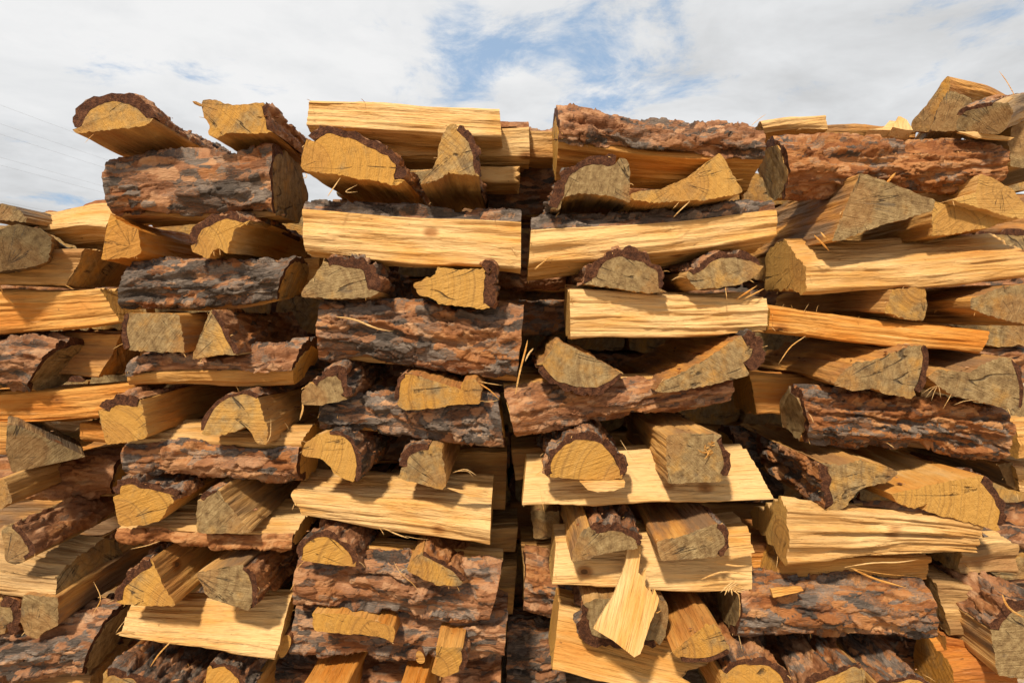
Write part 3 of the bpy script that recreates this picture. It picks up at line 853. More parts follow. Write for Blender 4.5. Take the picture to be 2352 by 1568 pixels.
S('C7', (1160,912),(1690,868),(1680,925),(1185,1008), 'smooth red-brown bark log rising to the right under the boat-shaped end',
  sec=[(.04,-.05),(.012,.12),(0,.4),(.002,.7),(.02,.97),(.06,1.2),(.12,1.1),(.14,.4)], bark=(0,5), y=-.01, hue=.3, wea=.2, t=.009, red=.6, grey=.35)
H('C8a', [(1253,1098),(1252,1070),(1262,1043),(1284,1017),(1316,1000),(1353,996),(1392,1012),(1418,1036),(1434,1066),(1439,1102),(1350,1104)],
  'golden dome-shaped log end in a shaggy bark shell', bark=(0,9), y=-0.08, hue=.35, wea=.1, t=.013, red=.6, grey=.55)
H('C8b', [(1530,1005),(1565,996),(1640,999),(1660,1003),(1676,1045),(1684,1085),(1670,1104),(1640,1110),(1535,1112),(1531,1060)],
  'big square grey log end with a flat golden top, right of the dome-shaped end', bark=(3,6), y=-0.10, hue=.4, wea=.72, t=.014, red=.55, grey=.35)
S('C9', (1210,1050),(1712,1026),(1780,1146),(1199,1160), 'wide pale plank tilted back beneath the dome-shaped and square grey ends',
  sec=[(0,0),(0,1),(.05,1.0),(.06,.0)], y=-.02, dt=.07, hue=.07, wea=.0)
H('C10a', [(1311,1286),(1320,1255),(1338,1214),(1355,1203),(1395,1196),(1440,1203),(1468,1222),(1482,1238),(1474,1258),(1440,1258),(1390,1268),(1345,1281)],
  'grey fin-shaped log end with dark bark, under the wide tilted pale plank', bark=(3,8), y=-0.08, hue=.45, wea=.8, t=.018, red=.35, grey=.55)
H('C10b', [(1508,1240),(1560,1230),(1615,1210),(1650,1197),(1668,1212),(1681,1245),(1676,1266),(1655,1276),(1590,1280),(1518,1286)],
  'weathered brown log end with a broad orange top, right of the grey fin-shaped end', bark=(3,7), y=-0.09, hue=.6, wea=.85, t=.010, red=.4, grey=.5)
S('C11', (1277,1250),(1725,1222),(1728,1358),(1268,1343), 'pale plank log with a shattered right end low in the column right of the gap',
  sec=[(0,0),(0,1),(.10,1.1),(.1,-.05)], hue=.08, wea=.0, y=-.01, dt=.03)
H('C12', [(1332,1420),(1338,1390),(1370,1375),(1450,1370),(1530,1380),(1537,1420),(1528,1460),(1510,1488),(1440,1486),(1380,1486),(1348,1474),(1334,1445)],
  'round dark bark log half hidden behind the hanging splintered board', bark=(7,13), y=-0.03, hue=.4, wea=.95, t=.014, red=.5, grey=.5, dirt=.3)
H('C13', [(1541,1500),(1575,1475),(1605,1450),(1620,1434),(1645,1436),(1662,1468),(1676,1496),(1655,1512),(1610,1524),(1565,1518)],
  'log sloping down to the right with a golden-brown end, right of the hanging board', bark=(6,9), y=-0.09, yaw=1, pitch=1, hue=.55, wea=.35, t=.006)
S('C14', (1284,1396),(1660,1490),(1560,1600),(1268,1542), 'large golden split log with a round knot at the bottom centre',
  sec=[(0,0),(0,1),(.10,1.0),(.12,.0)], y=-.03, dt=.05, hue=.3, wea=.1, ragged=.03)

# ------------------------------------------------------------------ right-hand column
S('D1', (1800,300),(2325,320),(2320,408),(1822,428), 'rust-red flaking bark log along the top of the right-hand column',
  sec=[(.05,-.12),(.014,.08),(0,.4),(.006,.7),(.03,.98),(.08,1.05),(.14,.7),(.1,0)], bark=(0,6), y=-.02, hue=.55, wea=.7, t=.014, red=.85, grey=.36)
S('D0', (1745,283),(1896,262),(1903,296),(1760,305), 'short pale plank tip lying behind the rust-red bark log', y=.2, hue=.05, wea=0)
H('D2a', [(2090,282),(2134,232),(2176,170),(2184,182),(2160,300),(2096,300)], 'peaked orange log at the very top right against the sky', yaw=62, y=.06, L=.26, hue=.5, wea=.6)
H('D2b', [(2138,304),(2158,245),(2178,208),(2205,216),(2238,232),(2232,304)], 'silver-grey weathered log end in front of the peaked orange log', yaw=25, y=.03, hue=.3, wea=1.1, dirt=.1)
H('D3', [(2196,300),(2200,262),(2206,250),(2279,236),(2318,236),(2328,258),(2312,290),(2298,308)], 'brown log end with a pale sunlit top at the upper right edge', bark=(1,3), yaw=52, pitch=16, L=.3, y=-.07, hue=.1, wea=.95, t=.006, dirt=.2)
H('D3b', [(2316,330),(2325,290),(2360,278),(2420,300),(2420,404),(2322,384)], 'grey log end cut off by the right edge beside the rust-red bark log', y=.03, hue=.3, wea=1.0)
H('D4a', [(1975,394),(2030,412),(2090,435),(2152,457),(2140,482),(2080,500),(2010,520),(1945,545),(1912,552),(1918,530),(1945,465)],
  'large grey triangular log end with a wide orange side, under the rust-red bark log', y=-.07, hue=.6, wea=.9)
H('D4b', [(2252,396),(2285,407),(2330,437),(2356,470),(2352,500),(2300,492),(2245,473),(2185,456),(2240,440)],
  'pale yellow log end with saw ridges and a sunlit top, near the upper right edge', y=-.04, hue=.15, wea=.0)
H('D4c', [(2143,462),(2200,470),(2260,485),(2315,503),(2275,520),(2190,537),(2140,540)], 'ringed golden log end tucked under the pale yellow ridged end', y=-.01, hue=.3, wea=.2)
S('D5', (1853,613),(2372,585),(2374,632),(1852,672), 'long light tan log with a grey left end crossing the right-hand column',
  sec=[(0,0),(-.002,.5),(0,1),(.1,2.25),(.19,1.8),(.19,.2)], hue=.2, wea=.15, y=-.02, rough=1.2)
H('D6a', [(2050,664),(2090,660),(2123,656),(2131,700),(2122,734),(2085,731),(2030,716),(2042,690)], 'small frayed square log end below the long light tan log', y=-.02, yaw=-6, hue=.4, wea=.5)
H('D6b', [(2228,690),(2300,662),(2370,652),(2400,690),(2380,752),(2311,739),(2252,720),(2230,714)], 'brown-grey log end with an orange top at the right edge, below the long tan log', y=-.04, hue=.55, wea=.75)
S('D7', (1770,708),(2270,766),(2250,810),(1767,763), 'thin orange split log sloping down to the right', hue=.6, wea=.05, y=-.01, sec=[(0,0),(-.002,.5),(0,1),(.08,1.25),(.1,.1)])
H('D8a', [(2005,826),(2050,808),(2091,792),(2124,789),(2136,822),(2126,862),(2109,900),(2091,914),(2045,905),(1998,889),(1955,896),(1916,880),(1940,850),(1965,830)],
  'broad brown log end with a ragged orange side, under the thin orange log', bark=(3,6), y=-.05, hue=.6, wea=.62, t=.008, rough=1.4)
H('D8b', [(2130,862),(2155,846),(2225,853),(2265,830),(2303,816),(2327,818),(2345,855),(2350,900),(2346,938),(2290,930),(2230,915),(2185,905),(2150,880)],
  'fish-tail shaped grey log end at the right edge beside the broad brown end', bark=(5,8), y=-.06, hue=.5, wea=.8, t=.006)
S('D9', (1842,888),(2332,945),(2326,1060),(1868,1015), 'deeply furrowed red bark log with a triangular grey left end',
  sec=[(.05,-.08),(.016,.1),(.002,.38),(0,.66),(.012,.92),(.05,1.0),(.12,.55),(.13,.1)], bark=(0,5), hue=.5, wea=.95, t=.017, red=.9, grey=0.55)
S('D9r', (1722,862),(1862,868),(1852,955),(1740,958), 'shaded orange log set back left of the furrowed red bark log', y=.13, hue=.6, wea=.3)
H('D10a', [(1880,1062),(1930,1072),(1975,1058),(2020,1070),(2065,1088),(2040,1110),(2000,1118),(1972,1128),(1955,1150),(1944,1168),(1912,1180),(1895,1172),(1885,1120)],
  'mould-speckled log end with a long wall of black and red bark on its left', bark=(11,13), y=-.05, hue=.4, wea=.62, t=.020, red=.8, grey=.6)
H('D10b', [(2045,1135),(2100,1125),(2180,1105),(2262,1092),(2293,1124),(2318,1178),(2304,1214),(2290,1221),(2230,1202),(2170,1188),(2126,1174),(2131,1155),(2102,1170),(2068,1160)],
  'large bright golden slab end sloping down right with bark on its right', bark=(3,6), y=-.07, hue=.35, wea=.05, t=.014, red=.6)
S('D11', (1808,1166),(2257,1212),(2240,1278),(1809,1298), 'bright deeply ridged split log with a pointed grey left end',
  sec=[(0,0),(-.003,.5),(0,1),(.03,1.02),(.18,.36),(.16,.16)], hue=.2, wea=.3, y=-.09, rough=1.8)
S('D12', (1793,1284),(2140,1280),(2126,1328),(1770,1365), 'golden-brown split log in the shade of the deeply ridged log',
  sec=[(0,0),(0,1),(.09,1.3),(.12,.2)], hue=.5, wea=.25, y=.03)
S('D12r', (2207,1262),(2340,1250),(2335,1310),(2209,1320), 'pale stub of a log with a dark left end, low at the right edge', y=.03, hue=.2, wea=.6, sec=[(0,0),(0,1),(.12,1.1),(.12,0)])
S('D12s', (2262,1224),(2420,1236),(2420,1286),(2265,1252), 'shaggy dark bark log squeezed in above the pale stub at the right edge', sec='bark', y=.07, t=.012, grey=.6, red=.4)
S('D13', (1705,1346),(2150,1352),(2160,1478),(1700,1472), 'orange and grey flaky bark log near the bottom right',
  sec=[(.05,-.06),(.016,.1),(0,.38),(0,.64),(.014,.9),(.05,1.0),(.12,.95),(.16,.5),(.11,0)], bark=(0,6), y=-.03, hue=.4, wea=.8, t=.012, red=.85, grey=0.54)
H('D14a', [(1655,1540),(1680,1520),(1720,1510),(1770,1517),(1805,1540),(1820,1580),(1815,1645),(1665,1645)], 'leftmost bark-topped golden end at the bottom edge under the flaky orange log', bark=(0,5), y=-.06, hue=.5, wea=.3, t=.012, red=.7, grey=.45)
H('D14b', [(1852,1566),(1880,1552),(1960,1522),(1985,1530),(1990,1580),(1980,1645),(1860,1645)], 'middle one of the bark logs at the bottom edge under the flaky orange log', bark=(6,10), y=-.05, hue=.4, wea=.5, t=.011, red=.6, grey=.5)
H('D14c', [(2012,1562),(2060,1552),(2110,1550),(2148,1570),(2160,1645),(2020,1645)], 'rightmost reddish bark log at the bottom edge under the flaky orange log', bark=(0,3), y=-.05, hue=.35, wea=.3, t=.011, red=.65, grey=.5)
S('D15', (2150,1340),(2300,1345),(2330,1455),(2182,1458), 'pale upright split block with a grey left side, right of the flaky orange log', y=.02, hue=.2, wea=.6, sec=[(0,0),(0,1),(.10,1),(.10,0)])
S('D16a', (2172,1464),(2330,1470),(2345,1560),(2178,1525), 'orange split log face under the pale upright block', y=.02, hue=.8, wea=.3, sec=[(0,0),(0,1),(.12,1),(.12,0)])
S('D16b', (2190,1535),(2330,1530),(2360,1640),(2195,1640), 'deep orange block in the bottom right corner', y=-.04, hue=.85, wea=.3, sec=[(0,0),(0,1),(.10,1.5),(.12,0)])
H('D17', [(2292,1548),(2274,1440),(2287,1408),(2322,1376),(2390,1370),(2440,1450),(2440,1570)], 'large grey log with a bark rim cut off by the right edge at the bottom', bark=(1,4), y=-.10, hue=.4, wea=.95, t=.018, red=.5, grey=.5)
H('D18', [(2292,1068),(2325,1062),(2348,1100),(2342,1132),(2312,1112)], 'small dark log end in shadow at the right edge beside the golden slab end', y=.10, hue=.3, wea=1.1, dirt=.5)  # its shadow is partly painted in, by a darker colour
S('D19', (2336,985),(2460,985),(2460,1058),(2340,1058), 'golden log sliver at the right edge beside the furrowed red bark log', y=.04, hue=.4, wea=.2)
S('D20', (2330,1075),(2460,1070),(2460,1140),(2345,1135), 'pale log sliver at the right edge above the golden slab end', y=.09, hue=.2, wea=.3)

# ------------------------------------------------------------------ low column at the left edge
S('E1', (60,474),(252,455),(243,520),(88,526), 'sunlit pale log on top of the low column at the left edge', y=.04, hue=.05, wea=.05, sec=[(.11,-.75),(.0,0),(.04,1),(.07,1.12),(.15,.8)], bark=(2,4), t=.008, red=.6, grey=.3)
H('E2', [(-40,475),(0,470),(34,477),(60,503),(62,515),(30,512),(0,508),(-40,510)], 'small grey log end at the left edge on top of the low column', y=-.02, hue=.4, wea=1.0, dirt=.2)
H('E3', [(-60,545),(0,532),(38,517),(92,529),(119,550),(113,602),(80,614),(0,626),(-60,630)], 'shadowed log end, shade painted in, at the left edge below the small grey end', y=-.06, yaw=-28, hue=.4, wea=1.2, dirt=.75)  # darkened colour stands in for the shadow on this end
S('E4', (-120,575),(196,572),(150,658),(-120,652), 'sunlit split log with a dark right end, third layer of the left-edge column', y=.02, hue=.3, wea=.5, sec=[(0,0),(0,1),(.1,.95),(.2,.6),(.2,.1)])
S('E5', (-120,680),(232,666),(276,742),(-120,790), 'wide tan split log at the left edge, tapering up to the right', y=.02, hue=.45, wea=.1, sec=[(0,0),(0,1),(.06,1.05),(.1,.2)])
S('E6a', (-120,780),(118,785),(45,898),(-120,896), 'bark log with a dark slanted right end at the left edge', sec='bark', y=-.02, hue=.4, wea=1.0, t=.013, red=.35, grey=.45, dirt=.15)
S('E6b', (90,768),(281,765),(228,862),(90,862), 'shaded split log set back right of the slanted dark end', y=.07, hue=.5, wea=.6, sec=[(0,0),(0,1),(.1,.9),(.1,0)])
S('E7', (-120,914),(318,884),(236,962),(-120,980), 'shaded golden-brown split log below the slanted dark end at the left edge', y=.03, hue=.55, wea=.1)
H('E8', [(16,974),(40,975),(80,993),(140,1020),(199,1047),(110,1066),(27,1084),(13,1033)], 'pointed dark wedge end with a vertical crack at the left edge', rough=.25, y=-.03, yaw=-38, hue=.15, wea=1.15, dirt=.35)  # end turned to the right, its shade painted in by darkening
S('E8b', (70,990),(182,988),(186,1024),(70,1024), 'short pale log piece behind the pointed dark wedge end', y=.13, hue=.3, wea=.3)
S('E9', (-100,1085),(262,1062),(244,1146),(-100,1162), 'deeply shaded brown bark log below the pointed dark wedge end', sec='bark', y=.12, t=.010, red=.7, grey=.35, dirt=.2)  # bark colour darkened to deepen the shade it lies in
H('E9b', [(-40,1110),(10,1100),(28,1150),(0,1168),(-40,1168)], 'small lit log end touching the left edge below the pointed wedge', y=.0, hue=.35, wea=.6)
H('E10', [(5,1214),(30,1200),(52,1222),(72,1248),(79,1268),(60,1282),(38,1295),(14,1290),(8,1245)], 'narrow pale log end backed by a long dark pitted bark side, lower left', bark=(1,5), y=-.07, hue=.3, wea=.75, t=.008, red=.55, grey=.3, dirt=.1)
S('E11', (-120,1286),(122,1322),(136,1376),(-120,1350), 'bright split log with a sunlit top and dark right end, lower left', y=-.04, hue=.1, wea=.55, sec=[(0,0),(0,1),(.15,1.42),(.19,.9),(.19,0)])
H('E12', [(51,1366),(132,1374),(134,1405),(133,1438),(104,1451),(83,1470),(57,1458),(47,1430)], 'grey log end with a long brown side, under the bright sunlit-top log at lower left', y=-.04, hue=.55, wea=.9)
H('E13', [(-40,1380),(0,1370),(35,1372),(48,1400),(45,1440),(20,1452),(-40,1452)], 'bark-wrapped log end at the left edge beside the grey end', bark=(1,5), y=-.02, hue=.4, wea=.8, t=.018, red=.7, grey=.4)
S('E14', (-120,1455),(226,1430),(176,1565),(-120,1585), 'pink and silver bark log with a dark slanted end in the bottom left corner', sec='bark', y=-.03, hue=.4, wea=1.0, t=.013, red=.3, grey=.5, dirt=.0)

# ------------------------------------------------------------------ logs seen inside the gaps
S('G1', (1150,296),(1276,286),(1276,362),(1150,366), 'bark-topped log deep in the gap below the sky, between two top logs', sec='barktop', y=.17, hue=.3, wea=.4, t=.010)
S('G2', (1120,372),(1290,366),(1290,486),(1120,486), 'dark bark log deep in the gap behind the grey quarter-round end', sec='bark', y=0.27, t=.012, red=.5, grey=.5)
S('G3', (1040,388),(1198,384),(1196,420),(1040,424), 'splintery pale log tip in the gap right of the shark-fin end', y=.12, hue=.2, wea=.2, ragged=.02)
S('G4', (1150,700),(1300,694),(1296,766),(1150,770), 'dark red bark log in the gap left of the pale straight-grained log', sec='bark', y=0.20, t=.010, red=.8, grey=.5)
S('G5', (1120,540),(1300,545),(1300,660),(1120,660), 'dark bark log in the gap behind the left tip of the long pale log', sec='bark', y=0.27, t=.012, red=.5, grey=.5)
S('G6', (1174,1030),(1300,1026),(1300,1088),(1184,1098), 'shaded log tip in the gap left of the wide tilted plank', y=0.22, hue=.35, wea=.5)
S('G7', (1040,1214),(1189,1213),(1183,1268),(1040,1268), 'grey log tip in the gap right of the bright pale plank log', y=0.23, hue=.3, wea=.7)
S('G8', (1030,1040),(1165,1034),(1160,1168),(1030,1162), 'shaded brown log standing back between the wedge end and the gap', y=0.25, hue=.4, wea=.5)
S('G9', (1040,1300),(1187,1297),(1177,1412),(1040,1412), 'dull brown log tip in the gap right of the broad pink-brown bark log', y=0.22, hue=.35, wea=.7)
H('G10', [(1220,1174),(1285,1176),(1284,1236),(1226,1240)], 'square weathered log end in the gap under the wide tilted plank', y=0.19, hue=.3, wea=.7)
S('G11', (1197,1254),(1330,1250),(1330,1306),(1202,1308), 'shaded wooden log tip in the gap below the square weathered end', y=0.21, hue=.4, wea=.5)
S('G12', (1206,1290),(1340,1340),(1336,1440),(1202,1412), 'bark log with rust flakes low in the gap left of the hanging board', sec='bark', y=0.13, t=.012, red=.6, grey=.5)
S('G13', (1166,1450),(1300,1440),(1300,1600),(1162,1600), 'dark round bark log at the bottom of the gap', sec='bark', y=0.17, t=.012, red=.5, grey=.6, dirt=.2)
S('G14', (1195,860),(1360,862),(1350,905),(1195,915), 'dim log in the gap behind the dark boat-shaped end', y=0.23, hue=.4, wea=.4)
S('G15', (1700,1240),(1800,1250),(1800,1340),(1700,1340), 'reddish log face between the shattered plank and the golden-brown log', y=.10, hue=.7, wea=.5)
S('G16', (1690,1000),(1800,1020),(1800,1160),(1690,1150), 'black bark log deep behind the wall of black and red bark', sec='bark', y=0.27, t=.012, red=.5, grey=.7)
S('D0b', (1890,286),(2105,294),(2105,318),(1890,318), 'low brown log behind the middle of the rust-red bark log', y=.22, hue=.5, wea=.7)
S('A15', (130,1490),(480,1484),(480,1610),(130,1610), 'shaded bark log low behind the dark bark-backed log at the bottom left', sec='bark', y=.12, t=.012, red=.5, grey=.5)
S('E15', (-120,1560),(210,1552),(210,1660),(-120,1660), 'dark log under the pink and silver bark log in the bottom left corner', y=.03, hue=.5, wea=.7)
S('D14d', (1640,1484),(2190,1488),(2190,1620),(1640,1620), 'shaded bark log behind the three bark logs at the bottom right', sec='bark', y=.14, t=.012, red=.6, grey=.5)

# ------------------------------------------------------------------ rear row of the stack, seen only as dark wood through the gaps
def rear_row():
    rs = np.random.RandomState(21)
    cols = [(-1.42, .50), (-.94, .50), (-.47, .49), (-.01, .49), (.45, .49), (.91, .50)]
    tops = [1.09, 1.20, 1.25, 1.25, 1.27, 1.28]
    for ci, (x0, wd) in enumerate(cols):
        z = 0.02; lay = 0
        while z < tops[ci]:
            h = 0.085 + rs.rand() * 0.03
            if z + h + .012 > tops[ci]:
                break
            for q in ((0, 1) if lay % 2 == 0 else (0, 1, 2)):
                key = 'R%d_%d_%d' % (ci, lay, q)
                j = (rs.rand(8) - .5) * 0.02
                lab = 'dark log of the rear row, barely visible through the gaps'
                if lay % 2 == 0:
                    y0 = .46 + q * .24 + j[0]
                    sec = np.array([(y0, z), (y0 + j[1], z + h), (y0 + .12, z + h + j[2]), (y0 + .14, z + j[3])])
                    A = np.array([(x0 + j[4], a, b) for a, b in sec]); B = np.array([(x0 + wd - .02 + j[5], a + j[6], b) for a, b in sec])
                else:
                    xx = x0 + .003 + q * .155 + j[0] * .3
                    sec = np.array([(xx, z), (xx + j[1], z + h), (xx + .145, z + h + j[2]), (xx + .15, z)])
                    A = np.array([(a, .45 + j[4], b) for a, b in sec]); B = np.array([(a, .88, b) for a, b in sec])
                isb = rs.rand() < .5
                build_log(key, A, B, (0, 2) if isb else None, hue=.3 + .4 * rs.rand(), wea=.5 + .4 * rs.rand(), t=.012, lod=3.2,
                          label=lab, grey=.5, red=.5, group='logs of the rear row', bcap=(lay % 2 == 0))
            z += h + .004; lay += 1


rear_row()

# ------------------------------------------------------------------ flat splintered board hanging out between two logs
def flat_piece(name, outline, label, cat, hue, thick=0.012, group=None, seed=1):
    """outline = (px, py, depth) points of the front face; the piece gets real thickness behind it"""
    P = np.array([at(a, b, c * .62 if c < 0 else c) for a, b, c in outline])
    # grain along the longest direction
    c = P.mean(0); U, sv, Vt = np.linalg.svd(P - c)
    ex = Vt[0]; nz = Vt[2]
    if np.dot(nz, CAM - c) < 0:
        nz = -nz
    ey = np.cross(nz, ex)
    R = np.stack([ex, ey, nz], 1)
    loc = (P - c) @ R
    rs = np.random.RandomState(seed)
    m = 0; pts = []
    n = len(loc)
    for i in range(n):
        a, b = loc[i], loc[(i + 1) % n]
        k = max(1, int(np.linalg.norm(b - a) / .006))
        for q in range(k):
            pts.append(a + (b - a) * q / k)
    pts = np.array(pts); m = len(pts)
    pts[:, 2] = 0
    pts[:, 1] += (rs.rand(m) - .5) * .0012
    back = pts.copy(); back[:, 2] -= thick; back[:, :2] *= .985
    V = np.concatenate([pts, back])
    f = [list(range(m)), list(range(2 * m - 1, m - 1, -1))]
    f += [[i, i + m, (i + 1) % m + m, (i + 1) % m] for i in range(m)]
    o = mesh_obj(name, V, f, M_WOOD, None, smooth=False)
    o.matrix_world = Matrix(((R[0, 0], R[0, 1], R[0, 2], c[0]), (R[1, 0], R[1, 1], R[1, 2], c[1]), (R[2, 0], R[2, 1], R[2, 2], c[2]), (0, 0, 0, 1)))
    o.color = (hue, 0, 0, 1)
    o['label'] = label; o['category'] = cat
    if group:
        o['group'] = group
    return o


flat_piece('splintered_board', [(1441,1250,-.02),(1471,1254,-.02),(1466,1314,-.055),(1474,1322,-.06),(1484,1306,-.06),(1482,1345,-.075),(1490,1356,-.08),
    (1494,1348,-.08),(1499,1366,-.085),(1505,1352,-.085),(1515,1374,-.09),(1507,1400,-.10),(1494,1430,-.11),(1470,1500,-.13),(1455,1507,-.13),(1408,1470,-.12),(1363,1443,-.12),
    (1388,1400,-.10),(1412,1362,-.085),(1436,1295,-.05)],
    'flat pale splintered board hanging down in front of the pale plank, lower centre', 'board', .12, .016)
flat_piece('wood_chip', [(1332,1106,-.085),(1436,1106,-.085),(1434,1118,-.085),(1410,1127,-.085),(1372,1129,-.085),(1350,1124,-.085)],
    'thin wood chip squeezed under the dome-shaped log end', 'chip', .25, .10, 'wood chips', 2)
CH = 'wood chips'
flat_piece('wood_chip', [(1992,301,.06),(2030,290,.06),(2044,276,.08),(2084,284,.08),(2096,300,.06)], 'pale chip lying left in the small heap at the top right', 'chip', .02, .03, CH, 3)
flat_piece('wood_chip', [(2052,290,.05),(2062,270,.09),(2068,268,.09),(2084,272,.08),(2098,298,.05),(2080,302,.05)], 'pale chip standing up in the small heap at the top right', 'chip', .05, .02, CH, 4)
flat_piece('wood_chip', [(2200,303,-.04),(2240,302,-.04),(2330,316,-.03),(2320,322,-.03),(2250,316,-.04)], 'thin pale sliver lying along the rust-red bark log at the top right', 'chip', .1, .006, CH, 5)
flat_piece('wood_chip', [(1632,1262,-.05),(1728,1250,-.03),(1732,1268,-.03),(1690,1276,-.05),(1640,1276,-.05)], 'torn strip at the shattered end of the pale plank', 'chip', .1, .008, CH, 6)
flat_piece('wood_chip', [(1026,1120,-.05),(1122,1130,-.02),(1118,1142,-.02),(1080,1140,-.04)], 'flat chip lying on the sunlit plank right of the wedge end', 'chip', .25, .005, CH, 8)
flat_piece('wood_chip', [(1770,1352,-.05),(1840,1346,-.04),(1846,1356,-.04),(1800,1368,-.05),(1776,1372,-.05)], 'torn golden chip on the upper left of the flaky orange bark log', 'chip', .35, .006, CH, 10)


def stub(key, px, py, rx, ry, y, tilt):
    """sawn branch stub on a bark log"""
    lg = LOGS[key]
    c = at(px, py, y)
    k = 18
    ring = []
    for dep, sc in ((0, 1.0), (.004, 1.06), (.03, 1.25)):
        for q in range(k):
            a = 2 * math.pi * q / k
            wob = 1 + .06 * math.sin(3 * a + px)
            x, z = math.cos(a) * rx * sc * wob, math.sin(a) * ry * sc * wob
            xr = x * math.cos(tilt) - z * math.sin(tilt); zr = x * math.sin(tilt) + z * math.cos(tilt)
            ring.append(c + np.array([xr, dep, zr]))
    v = lg['toloc'](np.array(ring))
    f = [[j * k + q, j * k + (q + 1) % k, (j + 1) * k + (q + 1) % k, (j + 1) * k + q] for j in range(2) for q in range(k)]
    o = mesh_obj('branch_stub', v, f, M_BARK, lg['root'], attrs={'flake': [.4] * len(v), 'weathered': [.4] * len(v), 'sawn': [.6] * len(v)})
    o.color = (.6, .4, 0, 1)
    e = mesh_obj('cut_end', v[:k], [list(range(k))], M_END, o, smooth=False, loc=v[:k].mean(0))
    e.color = (.4, .35, 0, 1)


stub('B14', 653, 1482, .011, .023, .024, -.3)
stub('B14', 965, 1509, .0085, .013, .032, .3)
stub('C14', 1397, 1541, .010, .009, .0005, .2)

# ------------------------------------------------------------------ torn fibres and loose splinters
def fibre(parent, pts, w=.0011, hue=.1):
    splinter([at(a, b, c_ * .6 if c_ < 0 else c_) for a, b, c_ in pts], w, parent, hue)


fibre('A2', [(466,244,-.03),(452,238,-.04),(442,233,-.05)], .004, .3)
fibre('B2a', [(782,408,-.06),(760,440,-.07),(752,452,-.07)], .0013)
fibre('B2a', [(820,425,-.05),(790,440,-.07),(800,443,-.07),(822,440,-.06)], .0009)
fibre('B2a', [(700,398,-.06),(706,402,-.07),(702,410,-.07),(694,408,-.07)], .0009)
fibre('B1r', [(935,395,.1),(975,392,.08),(1000,388,.1)], .0012)
fibre('B3', [(768,560,-.005),(775,575,-.01),(790,582,-.005)], .0008)
fibre('B3', [(1170,565,0),(1184,578,-.01),(1190,588,0)], .0010)
fibre('C3', [(1270,586,-.01),(1240,608,-.02),(1228,620,-.02)], .0012)
fibre('C3', [(1262,590,-.01),(1242,606,-.03),(1226,618,-.03)], .0008)
fibre('C2b', [(1585,462,-.06),(1560,485,-.07),(1546,500,-.06)], .0013)
fibre('C2b', [(1560,464,-.06),(1550,475,-.07),(1545,480,-.06)], .0008)
fibre('C6a', [(1225,800,-.0),(1214,812,-.02),(1206,830,-.02)], .0020)
fibre('B6b', [(1100,880,-.04),(1125,895,-.06),(1148,918,-.06)], .0016, .35)
fibre('B6b', [(1100,875,-.03),(1120,880,-.05),(1155,885,-.04)], .0011)
fibre('B6b', [(1110,922,-.04),(1130,922,-.05),(1146,918,-.05)], .0008)
fibre('B8b', [(1040,1085,-.03),(1070,1075,-.05),(1095,1092,-.05)], .0012)
fibre('B8b', [(1045,1082,-.03),(1075,1080,-.06),(1088,1096,-.05)], .0008)
fibre('B9', [(880,1212,-.01),(915,1228,-.02),(940,1236,-.01)], .0018)
fibre('B9', [(870,1210,-.01),(878,1220,-.02),(882,1228,-.02)], .0008)
fibre('B9', [(930,1230,0),(955,1236,-.02),(985,1238,0)], .0007)
fibre('C4b', [(1580,640,-.03),(1560,634,-.05),(1542,644,-.05)], .0012)
fibre('D1', [(2030,430,-.05),(2045,410,-.06),(2058,396,-.06)], .0028, .35)
fibre('D5', [(1870,540,-.06),(1890,560,-.07),(1905,577,-.06)], .0022, .25)
fibre('D5', [(1885,533,-.06),(1895,545,-.07),(1900,550,-.06)], .0018, .35)
for q, (x, dx) in enumerate(((1792, 9), (1822, -5), (1846, 12), (1874, 6))):
    fibre('D7', [(x, 713 + q * 2, -.001), (x + dx * .5, 706, -.004), (x + dx, 697 + q % 2 * 3, -.006)], .0004, .2)
fibre('D7', [(1790,760,-.01),(1830,766,-.03),(1900,748,-.02)], .0012, .3)
fibre('D7', [(1850,772,-.02),(1815,795,-.04),(1788,836,-.04)], .0013, .2)
for q, (dx, dy) in enumerate([(-30, 30), (-16, 36), (-38, 20), (6, 30)]):
    fibre('D8b', [(2155, 884, -.05), (2155 + dx * .5, 884 + dy * .35, -.07), (2155 + dx, 884 + dy, -.07)], .0006, .05)
fibre('D8b', [(2185,905,-.06),(2178,918,-.07),(2165,940,-.06)], .0008)
fibre('D8b', [(2240,918,-.06),(2215,920,-.07),(2190,930,-.06)], .0008)
fibre('A8b', [(612,1018,-.05),(622,1000,-.06),(622,960,-.06)], .0010)
fibre('B6a', [(695,920,-.04),(696,940,-.05),(688,965,-.05)], .0024, .2)
fibre('C5', [(1690,688,-.01),(1710,675,-.03),(1740,655,-.02)], .0022, .3)
fibre('C5', [(1700,690,-.01),(1730,676,-.03),(1756,662,-.02)], .0018, .2)
fibre('C11', [(1640,1290,-.03),(1690,1300,-.05),(1722,1298,-.04)], .0022)
fibre('C11', [(1610,1330,-.03),(1660,1310,-.05),(1725,1320,-.04)], .0026)
for q in range(7):
    fibre('C11', [(1690 + q * 5, 1330 + q * 4, -.03), (1670 + q * 3, 1345 + q * 2, -.05), (1655 + q * 9, 1360 + (q * 7) % 14, -.06)], .0018, .15)
rq = np.random.RandomState(3)
for q in range(10):
    x0, y0_ = 1636 + rq.randint(-8, 14), 1018 + rq.randint(-8, 26)
    fibre('C8b', [(x0, y0_, -.098), (x0 - 8 - rq.randint(9), y0_ + rq.randint(-3, 8), -.108), (x0 - 14 - rq.randint(16), y0_ + rq.randint(-6, 14), -.114)], .0012 + .0012 * rq.rand(), .3)
fibre('E4', [(150,655,.0),(160,660,-.02),(170,665,-.02)], .0009)
fibre('E12', [(215,1335,.0),(235,1375,-.02),(212,1410,-.02)], .0013, .3)
